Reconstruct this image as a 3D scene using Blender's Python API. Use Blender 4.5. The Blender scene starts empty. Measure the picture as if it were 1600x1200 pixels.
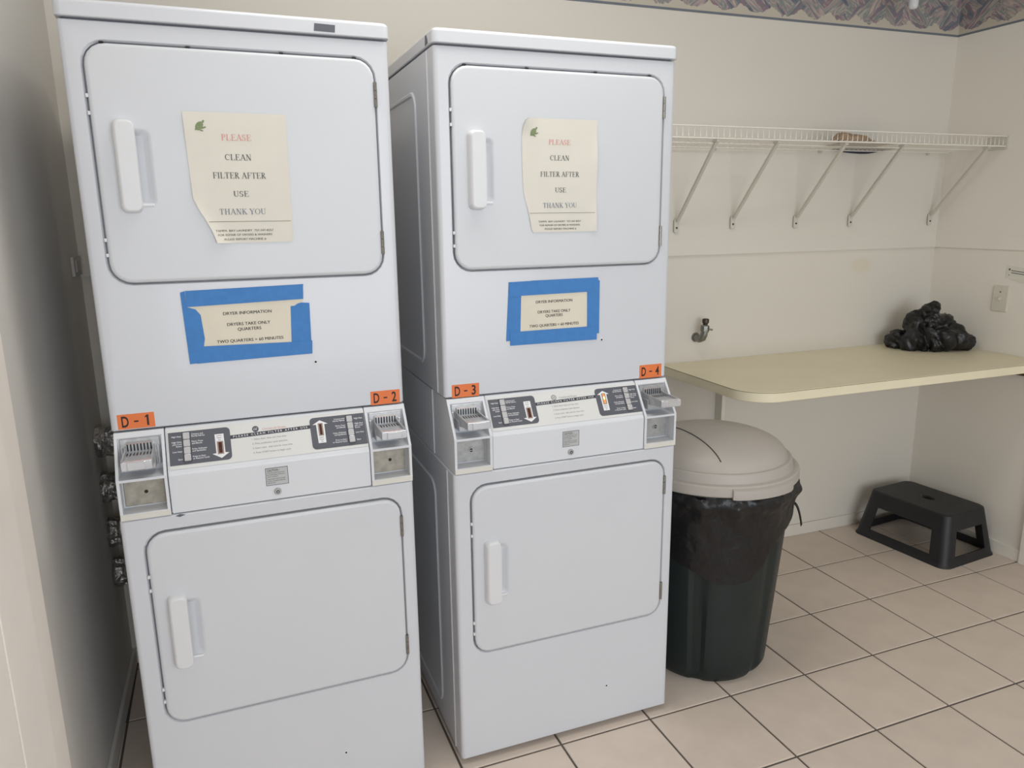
import bpy, bmesh, math, random
from mathutils import Matrix, Vector, noise
random.seed(7)
PI = math.pi
scene = bpy.context.scene
COL = scene.collection

# ------------------------------------------------------------------ camera
cam_d = bpy.data.cameras.new('camera')
cam = bpy.data.objects.new('camera', cam_d)
COL.objects.link(cam)
cam_d.sensor_width = 36.0
cam_d.lens = 1169.45 / 1600 * 36
cam_d.clip_start = 0.02
cam.location = (-3.2287, -2.7466, 1.557)
cam.rotation_euler = (1.3496, 0.0121, -0.3587)
scene.camera = cam

# ------------------------------------------------------------------ light and exposure
world = bpy.data.worlds.new('sky')
scene.world = world
world.use_nodes = True
bg = world.node_tree.nodes['Background']
bg.inputs[0].default_value = (0.80, 0.90, 1.0, 1)
bg.inputs[1].default_value = 1.0

def area(name, loc, rot, sx, sy, power, color):
    d = bpy.data.lights.new(name, 'AREA')
    d.shape = 'RECTANGLE'
    d.size = sx
    d.size_y = sy
    d.energy = power
    d.color = color
    o = bpy.data.objects.new(name, d)
    COL.objects.link(o)
    o.location = loc
    o.rotation_euler = rot
    return o
# daylight through the glazed front of the room, behind the camera
area('window_daylight', (-2.1, -4.90, 1.40), (PI / 2, 0, 0), 2.8, 1.9, 61, (0.91, 0.945, 1.0))
# the ceiling tube fixture over the middle of the room
area('ceiling_tube_light', (-2.55, -1.05, 2.585), (0, 0, 0), 1.3, 0.35, 10.5, (1.0, 0.97, 0.92))
vs = scene.view_settings
scene.display_settings.display_device = 'sRGB'
vs.view_transform = 'Standard'
vs.look = 'None'
vs.gamma = 1.0
vs.use_curve_mapping = False
vs.exposure = 0.0

# ------------------------------------------------------------------ materials
def lin(c):
    c = c / 255.0
    return c / 12.92 if c <= 0.04045 else ((c + 0.055) / 1.055) ** 2.4
def S(r, g, b):
    return (lin(r), lin(g), lin(b), 1.0)
def mat(name, col, rough=0.5, metal=0.0, vary=0.0, vscale=6.0, bump=0.0, bscale=60.0, coat=0.0, per_object=0.0, spec=0.5, bdist=0.002):
    m = bpy.data.materials.new(name)
    m.use_nodes = True
    nt = m.node_tree
    b = nt.nodes['Principled BSDF']
    b.inputs['Base Color'].default_value = col
    b.inputs['Roughness'].default_value = rough
    b.inputs['Metallic'].default_value = metal
    b.inputs['Specular IOR Level'].default_value = spec
    if coat:
        b.inputs['Coat Weight'].default_value = coat
        b.inputs['Coat Roughness'].default_value = 0.08
    tc = nt.nodes.new('ShaderNodeTexCoord')
    if vary or per_object:
        mx = nt.nodes.new('ShaderNodeMix')
        mx.data_type = 'RGBA'
        mx.blend_type = 'MULTIPLY'
        mx.inputs[0].default_value = 1.0
        mx.inputs[6].default_value = col
        nz = nt.nodes.new('ShaderNodeTexNoise')
        nz.inputs['Scale'].default_value = vscale
        nz.inputs['Detail'].default_value = 5
        nt.links.new(tc.outputs['Object'], nz.inputs['Vector'])
        mr = nt.nodes.new('ShaderNodeMapRange')
        mr.inputs[1].default_value = 0.3
        mr.inputs[2].default_value = 0.7
        mr.inputs[3].default_value = 1 - vary
        mr.inputs[4].default_value = 1.0
        nt.links.new(nz.outputs['Fac'], mr.inputs[0])
        out = mr.outputs[0]
        if per_object:
            oi = nt.nodes.new('ShaderNodeObjectInfo')
            m2 = nt.nodes.new('ShaderNodeMapRange')
            m2.inputs[3].default_value = 1 - per_object
            m2.inputs[4].default_value = 1.0
            nt.links.new(oi.outputs['Random'], m2.inputs[0])
            mm = nt.nodes.new('ShaderNodeMath')
            mm.operation = 'MULTIPLY'
            nt.links.new(out, mm.inputs[0])
            nt.links.new(m2.outputs[0], mm.inputs[1])
            out = mm.outputs[0]
        nt.links.new(out, mx.inputs[7])
        nt.links.new(mx.outputs[2], b.inputs['Base Color'])
    if bump:
        n2 = nt.nodes.new('ShaderNodeTexNoise')
        n2.inputs['Scale'].default_value = bscale
        n2.inputs['Detail'].default_value = 4
        nt.links.new(tc.outputs['Object'], n2.inputs['Vector'])
        bp = nt.nodes.new('ShaderNodeBump')
        bp.inputs['Strength'].default_value = bump
        bp.inputs['Distance'].default_value = bdist
        nt.links.new(n2.outputs['Fac'], bp.inputs['Height'])
        nt.links.new(bp.outputs['Normal'], b.inputs['Normal'])
    return m

M = {}
M['wall'] = mat('wall_paint_lightened', S(236, 230, 219), 0.6, vary=0.03, vscale=1.5, bump=0.12, bscale=90)  # right wall colour raised above the back wall's to stand in for bounced light
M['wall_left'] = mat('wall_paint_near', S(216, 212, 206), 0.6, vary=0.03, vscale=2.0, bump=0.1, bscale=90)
M['casing'] = mat('casing_paint', S(242, 234, 224), 0.5, vary=0.07, vscale=5)
M['ceiling'] = mat('ceiling_paint', S(228, 226, 220), 0.8, vary=0.02)
M['tile'] = mat('ceramic_tile', S(226, 211, 197), 0.42, vary=0.09, vscale=9, bump=0.05, bscale=40, per_object=0.05, spec=0.4)
M['grout'] = mat('grout', S(104, 95, 87), 0.85, vary=0.2, vscale=12)
M['enamel'] = mat('white_enamel', S(210, 212, 217), 0.29, vary=0.012, vscale=3, coat=0.15)
M['enamel_door'] = mat('white_enamel_door', S(211, 213, 217), 0.38, vary=0.02, vscale=4, bump=0.02, bscale=150)
M['plastic_white'] = mat('white_plastic', S(221, 222, 224), 0.33, vary=0.01)
M['console'] = mat('console_enamel', S(220, 222, 226), 0.35, vary=0.015)
M['cream_edge'] = mat('yellowed_white', S(222, 219, 210), 0.45, vary=0.05, vscale=20)
M['face_label'] = mat('label_offwhite', S(219, 219, 216), 0.4, vary=0.02, vscale=15)
M['charcoal'] = mat('charcoal_print', S(92, 94, 102), 0.45, vary=0.05, vscale=30)
M['label_grey'] = mat('label_grey', S(186, 187, 187), 0.5)
M['strip_print'] = mat('dark_strip_print', S(66, 68, 76), 0.45)
M['print_white'] = mat('print_white', S(232, 232, 234), 0.5)
M['print_grey'] = mat('print_grey', S(120, 118, 116), 0.6)
M['print_red'] = mat('print_red', S(206, 120, 118), 0.6)
M['print_dark'] = mat('print_dark', S(70, 68, 66), 0.6)
M['chrome'] = mat('chrome', S(228, 229, 232), 0.24, 0.72)
M['steel'] = mat('steel_plate', S(196, 197, 198), 0.36, 0.72, vary=0.22, vscale=70, bump=0.1, bscale=220)
M['slide_metal'] = mat('slide_metal', S(188, 190, 193), 0.34, 0.55)
M['steel_dark'] = mat('dark_hole', S(30, 28, 27), 0.7)
M['plate_worn'] = mat('worn_lock_plate', S(176, 170, 157), 0.5, 0.25, vary=0.3, vscale=55, bump=0.1, bscale=150)
M['plate_grey'] = mat('grey_lock_plate', S(178, 178, 176), 0.45, 0.45, vary=0.25, vscale=70, bump=0.1, bscale=180)
M['hinge'] = mat('hinge_metal', S(150, 146, 138), 0.42, 0.8, vary=0.2, vscale=120)
M['lamp_off'] = mat('lamp_window_dark', S(84, 48, 38), 0.25, vary=0.3, vscale=120)
M['lamp_frame'] = mat('lamp_frame', S(158, 138, 126), 0.5)
M['orange'] = mat('orange_sticker', S(232, 122, 62), 0.55, vary=0.05, vscale=25)
M['sticker_ink'] = mat('sticker_ink', S(44, 26, 24), 0.6)
M['paper'] = mat('paper_aged', S(224, 220, 208), 0.75, vary=0.035, vscale=14)
M['paper_tan'] = mat('paper_tan', S(226, 218, 200), 0.75, vary=0.05, vscale=20)
M['tape'] = mat('blue_tape', S(62, 128, 196), 0.62, vary=0.1, vscale=60, bump=0.15, bscale=260)
M['ink_red'] = mat('ink_faded_red', S(222, 156, 150), 0.7)
M['ink_dark'] = mat('ink_dark', S(104, 104, 104), 0.7)
M['ink_blue'] = mat('ink_greyblue', S(132, 138, 150), 0.7)
M['ink_olive'] = mat('ink_olive', S(118, 114, 88), 0.7)
M['ink_green'] = mat('ink_green', S(138, 154, 110), 0.7, vary=0.3, vscale=220)
M['ink_info'] = mat('ink_info', S(60, 56, 52), 0.7)
M['counter'] = mat('laminate_almond', S(240, 230, 200), 0.42, vary=0.05, vscale=7)
M['laminate_seam'] = mat('laminate_seam', S(120, 106, 82), 0.6)
M['can'] = mat('dark_green_plastic', S(22, 35, 35), 0.42, vary=0.2, vscale=8, bump=0.1, bscale=80)
M['lid'] = mat('taupe_plastic', S(178, 171, 163), 0.5, vary=0.05, vscale=6, bump=0.04, bscale=200)
M['bagfilm'] = mat('black_bag_film', S(14, 14, 17), 0.36, vary=0.3, vscale=10, bump=0.3, bscale=45, bdist=0.01)
M['bagfilm2'] = mat('black_bag_heap_film', S(17, 17, 19), 0.32, vary=0.3, vscale=14, bump=0.3, bscale=60, bdist=0.01)
M['stool'] = mat('black_plastic', S(31, 32, 36), 0.48, vary=0.15, vscale=10)
M['stool_top'] = mat('black_plastic_woven', S(33, 34, 38), 0.5, bump=0.6, bscale=110, bdist=0.004)
M['wire'] = mat('white_vinyl_wire', S(238, 234, 224), 0.45)
M['brace'] = mat('white_vinyl_brace', S(206, 202, 190), 0.5)
M['screw'] = mat('screw', S(80, 74, 66), 0.45, 0.7)
M['foil'] = mat('foil_duct', S(196, 192, 188), 0.28, 0.85, vary=0.3, vscale=25, bump=0.9, bscale=38, bdist=0.02)
M['brass'] = mat('tarnished_valve', S(150, 149, 142), 0.36, 0.75, vary=0.35, vscale=90)
M['navy'] = mat('navy_cover', S(40, 42, 66), 0.5, vary=0.2, vscale=30)
M['brown'] = mat('brown_paper', S(184, 156, 130), 0.75, vary=0.4, vscale=40, bump=0.4, bscale=60, bdist=0.01)
M['woodcleat'] = mat('dark_wood', S(92, 62, 44), 0.6, vary=0.3, vscale=20)
M['switch'] = mat('switch_plate', S(214, 209, 194), 0.4)
M['sill_grey'] = mat('grey_box', S(196, 193, 188), 0.6)

lamp_on = mat('lamp_window_lit', S(190, 92, 40), 0.3)
_b = lamp_on.node_tree.nodes['Principled BSDF']
_b.inputs['Emission Color'].default_value = (1.0, 0.36, 0.08, 1)
_b.inputs['Emission Strength'].default_value = 0.75
M['lamp_on'] = lamp_on
glow = mat('lamp_filament', S(255, 200, 120), 0.3)
_b = glow.node_tree.nodes['Principled BSDF']
_b.inputs['Emission Color'].default_value = (1.0, 0.72, 0.35, 1)
_b.inputs['Emission Strength'].default_value = 2.0
M['lamp_glow'] = glow

# back wall: old faint brown stain left by a removed poster
def stain(m, centre, sx, sz, col, amount):
    nt = m.node_tree
    b = nt.nodes['Principled BSDF']
    src = b.inputs['Base Color'].links[0].from_socket
    tc = nt.nodes.new('ShaderNodeTexCoord')
    mp = nt.nodes.new('ShaderNodeMapping')
    mp.inputs['Location'].default_value = (-centre[0] / sx, 0, -centre[2] / sz)
    mp.inputs['Scale'].default_value = (1 / sx, 0, 1 / sz)
    nt.links.new(tc.outputs['Object'], mp.inputs['Vector'])
    ln = nt.nodes.new('ShaderNodeVectorMath')
    ln.operation = 'LENGTH'
    nt.links.new(mp.outputs[0], ln.inputs[0])
    mr = nt.nodes.new('ShaderNodeMapRange')
    mr.inputs[1].default_value = 0.45
    mr.inputs[2].default_value = 1.0
    mr.inputs[3].default_value = amount
    mr.inputs[4].default_value = 0.0
    nt.links.new(ln.outputs['Value'], mr.inputs[0])
    mx = nt.nodes.new('ShaderNodeMix')
    mx.data_type = 'RGBA'
    mx.inputs[7].default_value = col
    nt.links.new(mr.outputs[0], mx.inputs[0])
    nt.links.new(src, mx.inputs[6])
    nt.links.new(mx.outputs[2], b.inputs['Base Color'])
M['wall_back'] = mat('wall_paint_back', S(223, 217, 206), 0.6, vary=0.03, vscale=1.5, bump=0.12, bscale=90)
stain(M['wall_back'], (-0.456, 0, 1.309), 0.075, 0.045, S(216, 200, 166), 0.40)

# painted-swag wallpaper border
def border_material():
    m = bpy.data.materials.new('wallpaper_border_print')
    m.use_nodes = True
    nt = m.node_tree
    b = nt.nodes['Principled BSDF']
    b.inputs['Roughness'].default_value = 0.7
    L = nt.links.new
    def math_(op, a, c=None):
        n = nt.nodes.new('ShaderNodeMath')
        n.operation = op
        for k, v in enumerate((a, c)):
            if v is None:
                continue
            if isinstance(v, (int, float)):
                n.inputs[k].default_value = v
            else:
                L(v, n.inputs[k])
        return n.outputs[0]
    tc = nt.nodes.new('ShaderNodeTexCoord')
    sp = nt.nodes.new('ShaderNodeSeparateXYZ')
    L(tc.outputs['Object'], sp.inputs[0])
    along = math_('SUBTRACT', sp.outputs[0], sp.outputs[1])
    cb = nt.nodes.new('ShaderNodeCombineXYZ')
    L(along, cb.inputs[0])
    L(sp.outputs[2], cb.inputs[2])
    def strokes(angle, sx, sz, seed):
        mp = nt.nodes.new('ShaderNodeMapping')
        mp.inputs['Rotation'].default_value = (0, angle, 0)
        mp2 = nt.nodes.new('ShaderNodeMapping')
        mp2.inputs['Scale'].default_value = (sx, 1, sz)
        mp2.inputs['Location'].default_value = (seed, seed, seed)
        L(cb.outputs[0], mp.inputs[0])
        L(mp.outputs[0], mp2.inputs[0])
        nz = nt.nodes.new('ShaderNodeTexNoise')
        nz.inputs['Scale'].default_value = 1.0
        nz.inputs['Detail'].default_value = 4
        nz.inputs['Distortion'].default_value = 1.2
        L(mp2.outputs[0], nz.inputs['Vector'])
        return nz.outputs['Fac']
    a = strokes(0.75, 5, 24, 1.3)
    c = strokes(-0.7, 6, 30, 7.9)
    big = nt.nodes.new('ShaderNodeTexNoise')
    big.inputs['Scale'].default_value = 9
    big.inputs['Detail'].default_value = 1
    L(cb.outputs[0], big.inputs['Vector'])
    sel = math_('GREATER_THAN', big.outputs['Fac'], 0.5)
    mixf = nt.nodes.new('ShaderNodeMix')
    L(sel, mixf.inputs[0])
    L(a, mixf.inputs[2])
    L(c, mixf.inputs[3])
    ramp = nt.nodes.new('ShaderNodeValToRGB')
    cr = ramp.color_ramp
    cr.elements[0].position = 0.30
    cr.elements[0].color = S(98, 104, 118)
    cr.elements[1].position = 0.74
    cr.elements[1].color = S(196, 184, 168)
    for p, cc in ((0.40, S(118, 126, 132)), (0.46, S(146, 118, 128)), (0.51, S(182, 172, 162)), (0.56, S(122, 134, 132)), (0.64, S(176, 156, 154))):
        e = cr.elements.new(p)
        e.color = cc
    L(mixf.outputs[0], ramp.inputs[0])
    # scalloped lower edge with the ground colour showing below it
    ph = math_('MULTIPLY', along, PI / 0.150)
    sc = math_('ABSOLUTE', math_('SINE', ph))
    edge = math_('SUBTRACT', 0.050, math_('MULTIPLY', sc, 0.030))
    nz = nt.nodes.new('ShaderNodeTexNoise')
    nz.inputs['Scale'].default_value = 40
    L(cb.outputs[0], nz.inputs['Vector'])
    edge = math_('ADD', edge, math_('MULTIPLY', math_('SUBTRACT', nz.outputs['Fac'], 0.5), 0.03))
    below = math_('LESS_THAN', sp.outputs[2], edge)
    m1 = nt.nodes.new('ShaderNodeMix')
    m1.data_type = 'RGBA'
    L(below, m1.inputs[0])
    L(ramp.outputs[0], m1.inputs[6])
    m1.inputs[7].default_value = S(196, 188, 172)
    stripe = math_('LESS_THAN', sp.outputs[2], 0.009)
    m2 = nt.nodes.new('ShaderNodeMix')
    m2.data_type = 'RGBA'
    L(stripe, m2.inputs[0])
    L(m1.outputs[2], m2.inputs[6])
    m2.inputs[7].default_value = S(112, 118, 126)
    L(m2.outputs[2], b.inputs['Base Color'])
    return m
M['border'] = border_material()

# ------------------------------------------------------------------ mesh helpers
def finish(name, bm, m, parent=None, smooth=35, loc=None, rotz=0.0, label=None, kind=None):
    me = bpy.data.meshes.new(name)
    bmesh.ops.recalc_face_normals(bm, faces=bm.faces[:])
    bm.to_mesh(me)
    bm.free()
    return obj_from(name, me, m, parent, smooth, loc, rotz, label, kind)
def obj_from(name, me, m, parent=None, smooth=35, loc=None, rotz=0.0, label=None, kind=None):
    for mm in (m if isinstance(m, (list, tuple)) else [m]):
        me.materials.append(M[mm] if isinstance(mm, str) else mm)
    if smooth is not None and len(me.polygons):
        me.polygons.foreach_set('use_smooth', [True] * len(me.polygons))
        me.set_sharp_from_angle(angle=math.radians(smooth))
    o = bpy.data.objects.new(name, me)
    COL.objects.link(o)
    if smooth is not None:
        wn = o.modifiers.new('weighted', 'WEIGHTED_NORMAL')
        wn.keep_sharp = True
        wn.weight = 100
    if parent is not None:
        o.parent = parent
    if loc is not None:
        o.location = loc
    if rotz:
        o.rotation_euler = (0, 0, rotz)
    if label:
        o['label'] = label
    if kind:
        o['kind'] = kind
    return o
def thing(name, loc, rotz, label, cat, group=None):
    o = bpy.data.objects.new(name, None)
    COL.objects.link(o)
    o.empty_display_size = 0.1
    o.location = loc
    o.rotation_euler = (0, 0, rotz)
    tag(o, label, cat, group)
    return o
def tag(o, label, cat, group=None):
    o['label'] = label
    o['category'] = cat
    if group:
        o['group'] = group
    return o
def box(bm, x0, x1, y0, y1, z0, z1, bev=0.0, seg=2, mi=0):
    vs_ = [bm.verts.new(p) for p in ((x0, y0, z0), (x1, y0, z0), (x1, y1, z0), (x0, y1, z0), (x0, y0, z1), (x1, y0, z1), (x1, y1, z1), (x0, y1, z1))]
    fs = [bm.faces.new([vs_[i] for i in f]) for f in ((3, 2, 1, 0), (4, 5, 6, 7), (0, 1, 5, 4), (1, 2, 6, 5), (2, 3, 7, 6), (3, 0, 4, 7))]
    for f in fs:
        f.material_index = mi
    if bev:
        es = list({e for f in fs for e in f.edges})
        r = bmesh.ops.bevel(bm, geom=es, offset=bev, segments=seg, affect='EDGES', profile=0.5, clamp_overlap=True)
        for f in r['faces']:
            f.material_index = mi
def rr(x0, x1, z0, z1, r, n=5):
    pts = []
    for cx, cz, a0 in ((x1 - r, z0 + r, -PI / 2), (x1 - r, z1 - r, 0), (x0 + r, z1 - r, PI / 2), (x0 + r, z0 + r, PI)):
        for k in range(n + 1):
            a = a0 + (PI / 2) * k / n
            pts.append((cx + r * math.cos(a), cz + r * math.sin(a)))
    return pts
def loft(bm, loops, cap0=False, cap1=False, closed=True, mi=0):
    rows = [[bm.verts.new(p) for p in lp] for lp in loops]
    n = len(rows[0])
    for a, b in zip(rows, rows[1:]):
        for k in range(n if closed else n - 1):
            f = bm.faces.new((a[k], a[(k + 1) % n], b[(k + 1) % n], b[k]))
            f.material_index = mi
    if cap0:
        bm.faces.new(rows[0]).material_index = mi
    if cap1:
        bm.faces.new(rows[-1]).material_index = mi
    return rows
def at_y(lp, y):
    return [(x, y, z) for x, z in lp]
def prism_x(bm, poly, x0, x1, mi=0):          # poly of (y, z) extruded along x
    a = [bm.verts.new((x0, y, z)) for y, z in poly]
    b = [bm.verts.new((x1, y, z)) for y, z in poly]
    n = len(poly)
    fs = [bm.faces.new(a), bm.faces.new(b[::-1])]
    for k in range(n):
        fs.append(bm.faces.new((a[k], a[(k + 1) % n], b[(k + 1) % n], b[k])))
    for f in fs:
        f.material_index = mi
    return fs
def tube(bm, pts, r, n=8, cap=True, mi=0):
    pts = [Vector(p) for p in pts]
    rows = []
    ref = None
    for i, p in enumerate(pts):
        d = (pts[min(i + 1, len(pts) - 1)] - pts[max(i - 1, 0)]).normalized()
        if ref is None:
            ref = Vector((0, 0, 1)) if abs(d.z) < 0.9 else Vector((1, 0, 0))
        u = d.cross(ref).normalized()
        v = d.cross(u).normalized()
        rad = r[i] if isinstance(r, (list, tuple)) else r
        rows.append([p + u * (rad * math.cos(2 * PI * k / n)) + v * (rad * math.sin(2 * PI * k / n)) for k in range(n)])
    loft(bm, rows, cap, cap, mi=mi)
def lathe(bm, prof, n=48, cap0=False, cap1=False, mi=0):
    loft(bm, [[(r * math.cos(2 * PI * k / n), r * math.sin(2 * PI * k / n), z) for k in range(n)] for r, z in prof], cap0, cap1, mi=mi)
def poly_flat(bm, pts, depth, mat4, thick=0.0003):
    """closed outline of (x, s) laid on a surface: mat4 maps (x, s, outward)"""
    a = [bm.verts.new(mat4 @ Vector((x, s, depth + thick))) for x, s in pts]
    b = [bm.verts.new(mat4 @ Vector((x, s, depth))) for x, s in pts]
    bm.faces.new(a)
    n = len(pts)
    for k in range(n):
        bm.faces.new((a[k], b[k], b[(k + 1) % n], a[(k + 1) % n]))

# ------------------------------------------------------------------ lettering
_tcache = {}
def glyph_mesh(text, bold=0.0, spacing=1.0, shear=0.0):
    key = (text, bold, spacing, shear)
    if key in _tcache:
        return _tcache[key]
    cu = bpy.data.curves.new('txt', 'FONT')
    cu.body = text
    cu.size = 1.0
    cu.resolution_u = 3
    cu.fill_mode = 'FRONT'
    cu.offset = bold
    cu.space_character = spacing
    cu.shear = shear
    o = bpy.data.objects.new('txt', cu)
    COL.objects.link(o)
    dg = bpy.context.evaluated_depsgraph_get()
    me = bpy.data.meshes.new_from_object(o.evaluated_get(dg))
    v = [tuple(p.co[:2]) for p in me.vertices]
    f = [tuple(p.vertices) for p in me.polygons]
    bpy.data.objects.remove(o)
    bpy.data.curves.remove(cu)
    bpy.data.meshes.remove(me)
    _tcache[key] = (v, f)
    return v, f
T_, t_, SF = 0.135, 0.05, 0.12
def seg(x0, y0, x1, y1, w, s0=0, s1=0):
    d = Vector((x1 - x0, y1 - y0)).normalized()
    nrm = Vector((-d.y, d.x)) * w / 2
    q = [[(x0 + nrm.x, y0 + nrm.y), (x0 - nrm.x, y0 - nrm.y), (x1 - nrm.x, y1 - nrm.y), (x1 + nrm.x, y1 + nrm.y)]]
    for flag, x, y in ((s0, x0, y0), (s1, x1, y1)):
        if flag:
            yy = 0.0 if y < 0.5 else 1.0 - t_
            q.append([(x - SF, yy), (x + SF, yy), (x + SF, yy + t_), (x - SF, yy + t_)])
    return q
def arc(cx, cy, rx, ry, a0, a1, w0, wm, w1, n=12):
    out = []
    P = []
    for k in range(n + 1):
        f = k / n
        a = math.radians(a0 + (a1 - a0) * f)
        w = w0 + (wm - w0) * f * 2 if f < 0.5 else wm + (w1 - wm) * (f - 0.5) * 2
        P.append(((cx + (rx + w / 2) * math.cos(a), cy + (ry + w / 2) * math.sin(a)), (cx + (rx - w / 2) * math.cos(a), cy + (ry - w / 2) * math.sin(a))))
    for a, b in zip(P, P[1:]):
        out.append([a[0], a[1], b[1], b[0]])
    return out
SER = {
    'A': (0.74, seg(.37, 1, .64, 0, T_, 0, 1) + seg(.37, 1, .10, 0, t_, 0, 1) + seg(.2, .35, .54, .35, t_)),
    'C': (0.70, arc(.38, .5, .29, .46, 48, 312, t_, T_, t_, 16) + seg(.60, .66, .60, .98, t_)),
    'E': (0.66, seg(.18, 0, .18, 1, T_, 1, 1) + seg(.18, .975, .57, .975, t_) + seg(.56, .99, .56, .78, t_) + seg(.18, .52, .44, .52, t_) + seg(.44, .40, .44, .64, t_) + seg(.18, .025, .60, .025, t_) + seg(.60, .0, .60, .25, t_)),
    'F': (0.62, seg(.18, 0, .18, 1, T_, 1, 1) + seg(.18, .975, .57, .975, t_) + seg(.56, .99, .56, .76, t_) + seg(.18, .52, .44, .52, t_) + seg(.44, .40, .44, .64, t_)),
    'H': (0.78, seg(.18, 0, .18, 1, T_, 1, 1) + seg(.60, 0, .60, 1, T_, 1, 1) + seg(.18, .52, .60, .52, t_)),
    'I': (0.36, seg(.18, 0, .18, 1, T_, 1, 1)),
    'K': (0.74, seg(.18, 0, .18, 1, T_, 1, 1) + seg(.2, .42, .56, .97, t_, 0, 1) + seg(.32, .58, .62, 0, T_, 0, 1)),
    'L': (0.64, seg(.18, 0, .18, 1, T_, 1, 1) + seg(.18, .025, .59, .025, t_) + seg(.59, 0, .59, .28, t_)),
    'N': (0.76, seg(.16, 0, .16, 1, t_, 1, 1) + seg(.62, 0, .62, 1, t_, 0, 1) + seg(.16, 1, .62, 0, T_)),
    'O': (0.76, arc(.38, .5, .30, .46, 90, 270, t_, T_, t_, 12) + arc(.38, .5, .30, .46, -90, 90, t_, T_, t_, 12)),
    'P': (0.60, seg(.18, 0, .18, 1, T_, 1, 1) + arc(.26, .74, .24, .235, -90, 90, t_, T_, t_, 10) + seg(.18, .975, .28, .975, t_) + seg(.18, .505, .28, .505, t_)),
    'R': (0.70, seg(.18, 0, .18, 1, T_, 1, 1) + arc(.26, .76, .22, .215, -90, 90, t_, T_, t_, 10) + seg(.18, .975, .28, .975, t_) + seg(.18, .545, .28, .545, t_) + seg(.30, .54, .60, 0, T_, 0, 1)),
    'S': (0.56, arc(.27, .745, .17, .215, 30, 250, t_, T_ * .8, T_, 10) + arc(.27, .255, .18, .225, 85, -150, T_, T_ * .8, t_, 10) + seg(.44, .72, .44, .97, t_) + seg(.08, .03, .08, .3, t_)),
    'T': (0.66, seg(.33, 0, .33, 1, T_, 1, 0) + seg(.05, .975, .61, .975, t_) + seg(.06, 1, .06, .76, t_) + seg(.60, 1, .60, .76, t_)),
    'U': (0.76, seg(.18, .3, .18, 1, T_, 0, 1) + seg(.60, .3, .60, 1, t_, 0, 1) + arc(.39, .30, .21, .265, 180, 360, T_, t_ * 1.4, t_, 12)),
    'Y': (0.72, seg(.10, 1, .36, .47, T_, 1, 0) + seg(.62, 1, .36, .47, t_, 1, 0) + seg(.36, 0, .36, .5, T_, 1, 0)),
    ' ': (0.28, []),
}
def serif_mesh(text):
    v, f = [], []
    x = 0.0
    for ch in text:
        w, quads = SER[ch]
        for q in quads:
            b = len(v)
            v.extend((x + px, py) for px, py in q)
            f.append(tuple(range(b, b + 4)))
        x += w
    return v, f
class Ink:
    """collects lines of lettering lying on one surface into a single printed mesh"""
    def __init__(self):
        self.bm = bmesh.new()
    def add(self, text, x0, x1, base, cap, mat4, depth=0.0006, serif=False, bold=0.0, spacing=1.0, keep=False, align='l', rot=0.0, bend=None, shear=0.0):
        v, f = serif_mesh(text) if serif else glyph_mesh(text, bold, spacing, shear)
        if not v:
            return
        xs = [p[0] for p in v]
        ca, cb_ = (0.0, 1.0) if serif else (0.0, 0.70)
        mn, mxx = min(xs), max(xs)
        sy = cap / (cb_ - ca)
        if keep:                                   # natural proportions, anchored at x0 (l), centre (c) or x1 (r)
            sx = sy
            w = (mxx - mn) * sx
            left = x0 if align == 'l' else ((x0 + x1) / 2 - w / 2 if align == 'c' else x1 - w)
        else:
            sx = (x1 - x0) / (mxx - mn)
            left = x0
        vv = []
        for px, py in v:
            X = left + (px - mn) * sx
            Y = base + py * sy + (X - x0) * math.tan(rot)
            d = depth + (bend(X, Y) if bend else 0.0)
            vv.append(self.bm.verts.new(mat4 @ Vector((X, Y, d))))
        for q in f:
            try:
                self.bm.faces.new([vv[i] for i in q])
            except ValueError:
                pass
    def poly(self, pts, mat4, depth=0.0006, bend=None):
        vv = [self.bm.verts.new(mat4 @ Vector((x, s, depth + (bend(x, s) if bend else 0)))) for x, s in pts]
        self.bm.faces.new(vv)
    def done(self, name, m, parent, label=None, kind='stuff'):
        return finish_flat(name, self.bm, m, parent, label, kind)
def finish_flat(name, bm, m, parent, label=None, kind=None):
    me = bpy.data.meshes.new(name)
    bm.to_mesh(me)
    bm.free()
    return obj_from(name, me, m, parent, None, label=label, kind=kind)

# ------------------------------------------------------------------ room shell
XL = -3.675
def structure(name, bm, m, parent=None, smooth=30):
    return finish(name, bm, m, parent, smooth, kind='structure' if parent is None else None)
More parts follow.
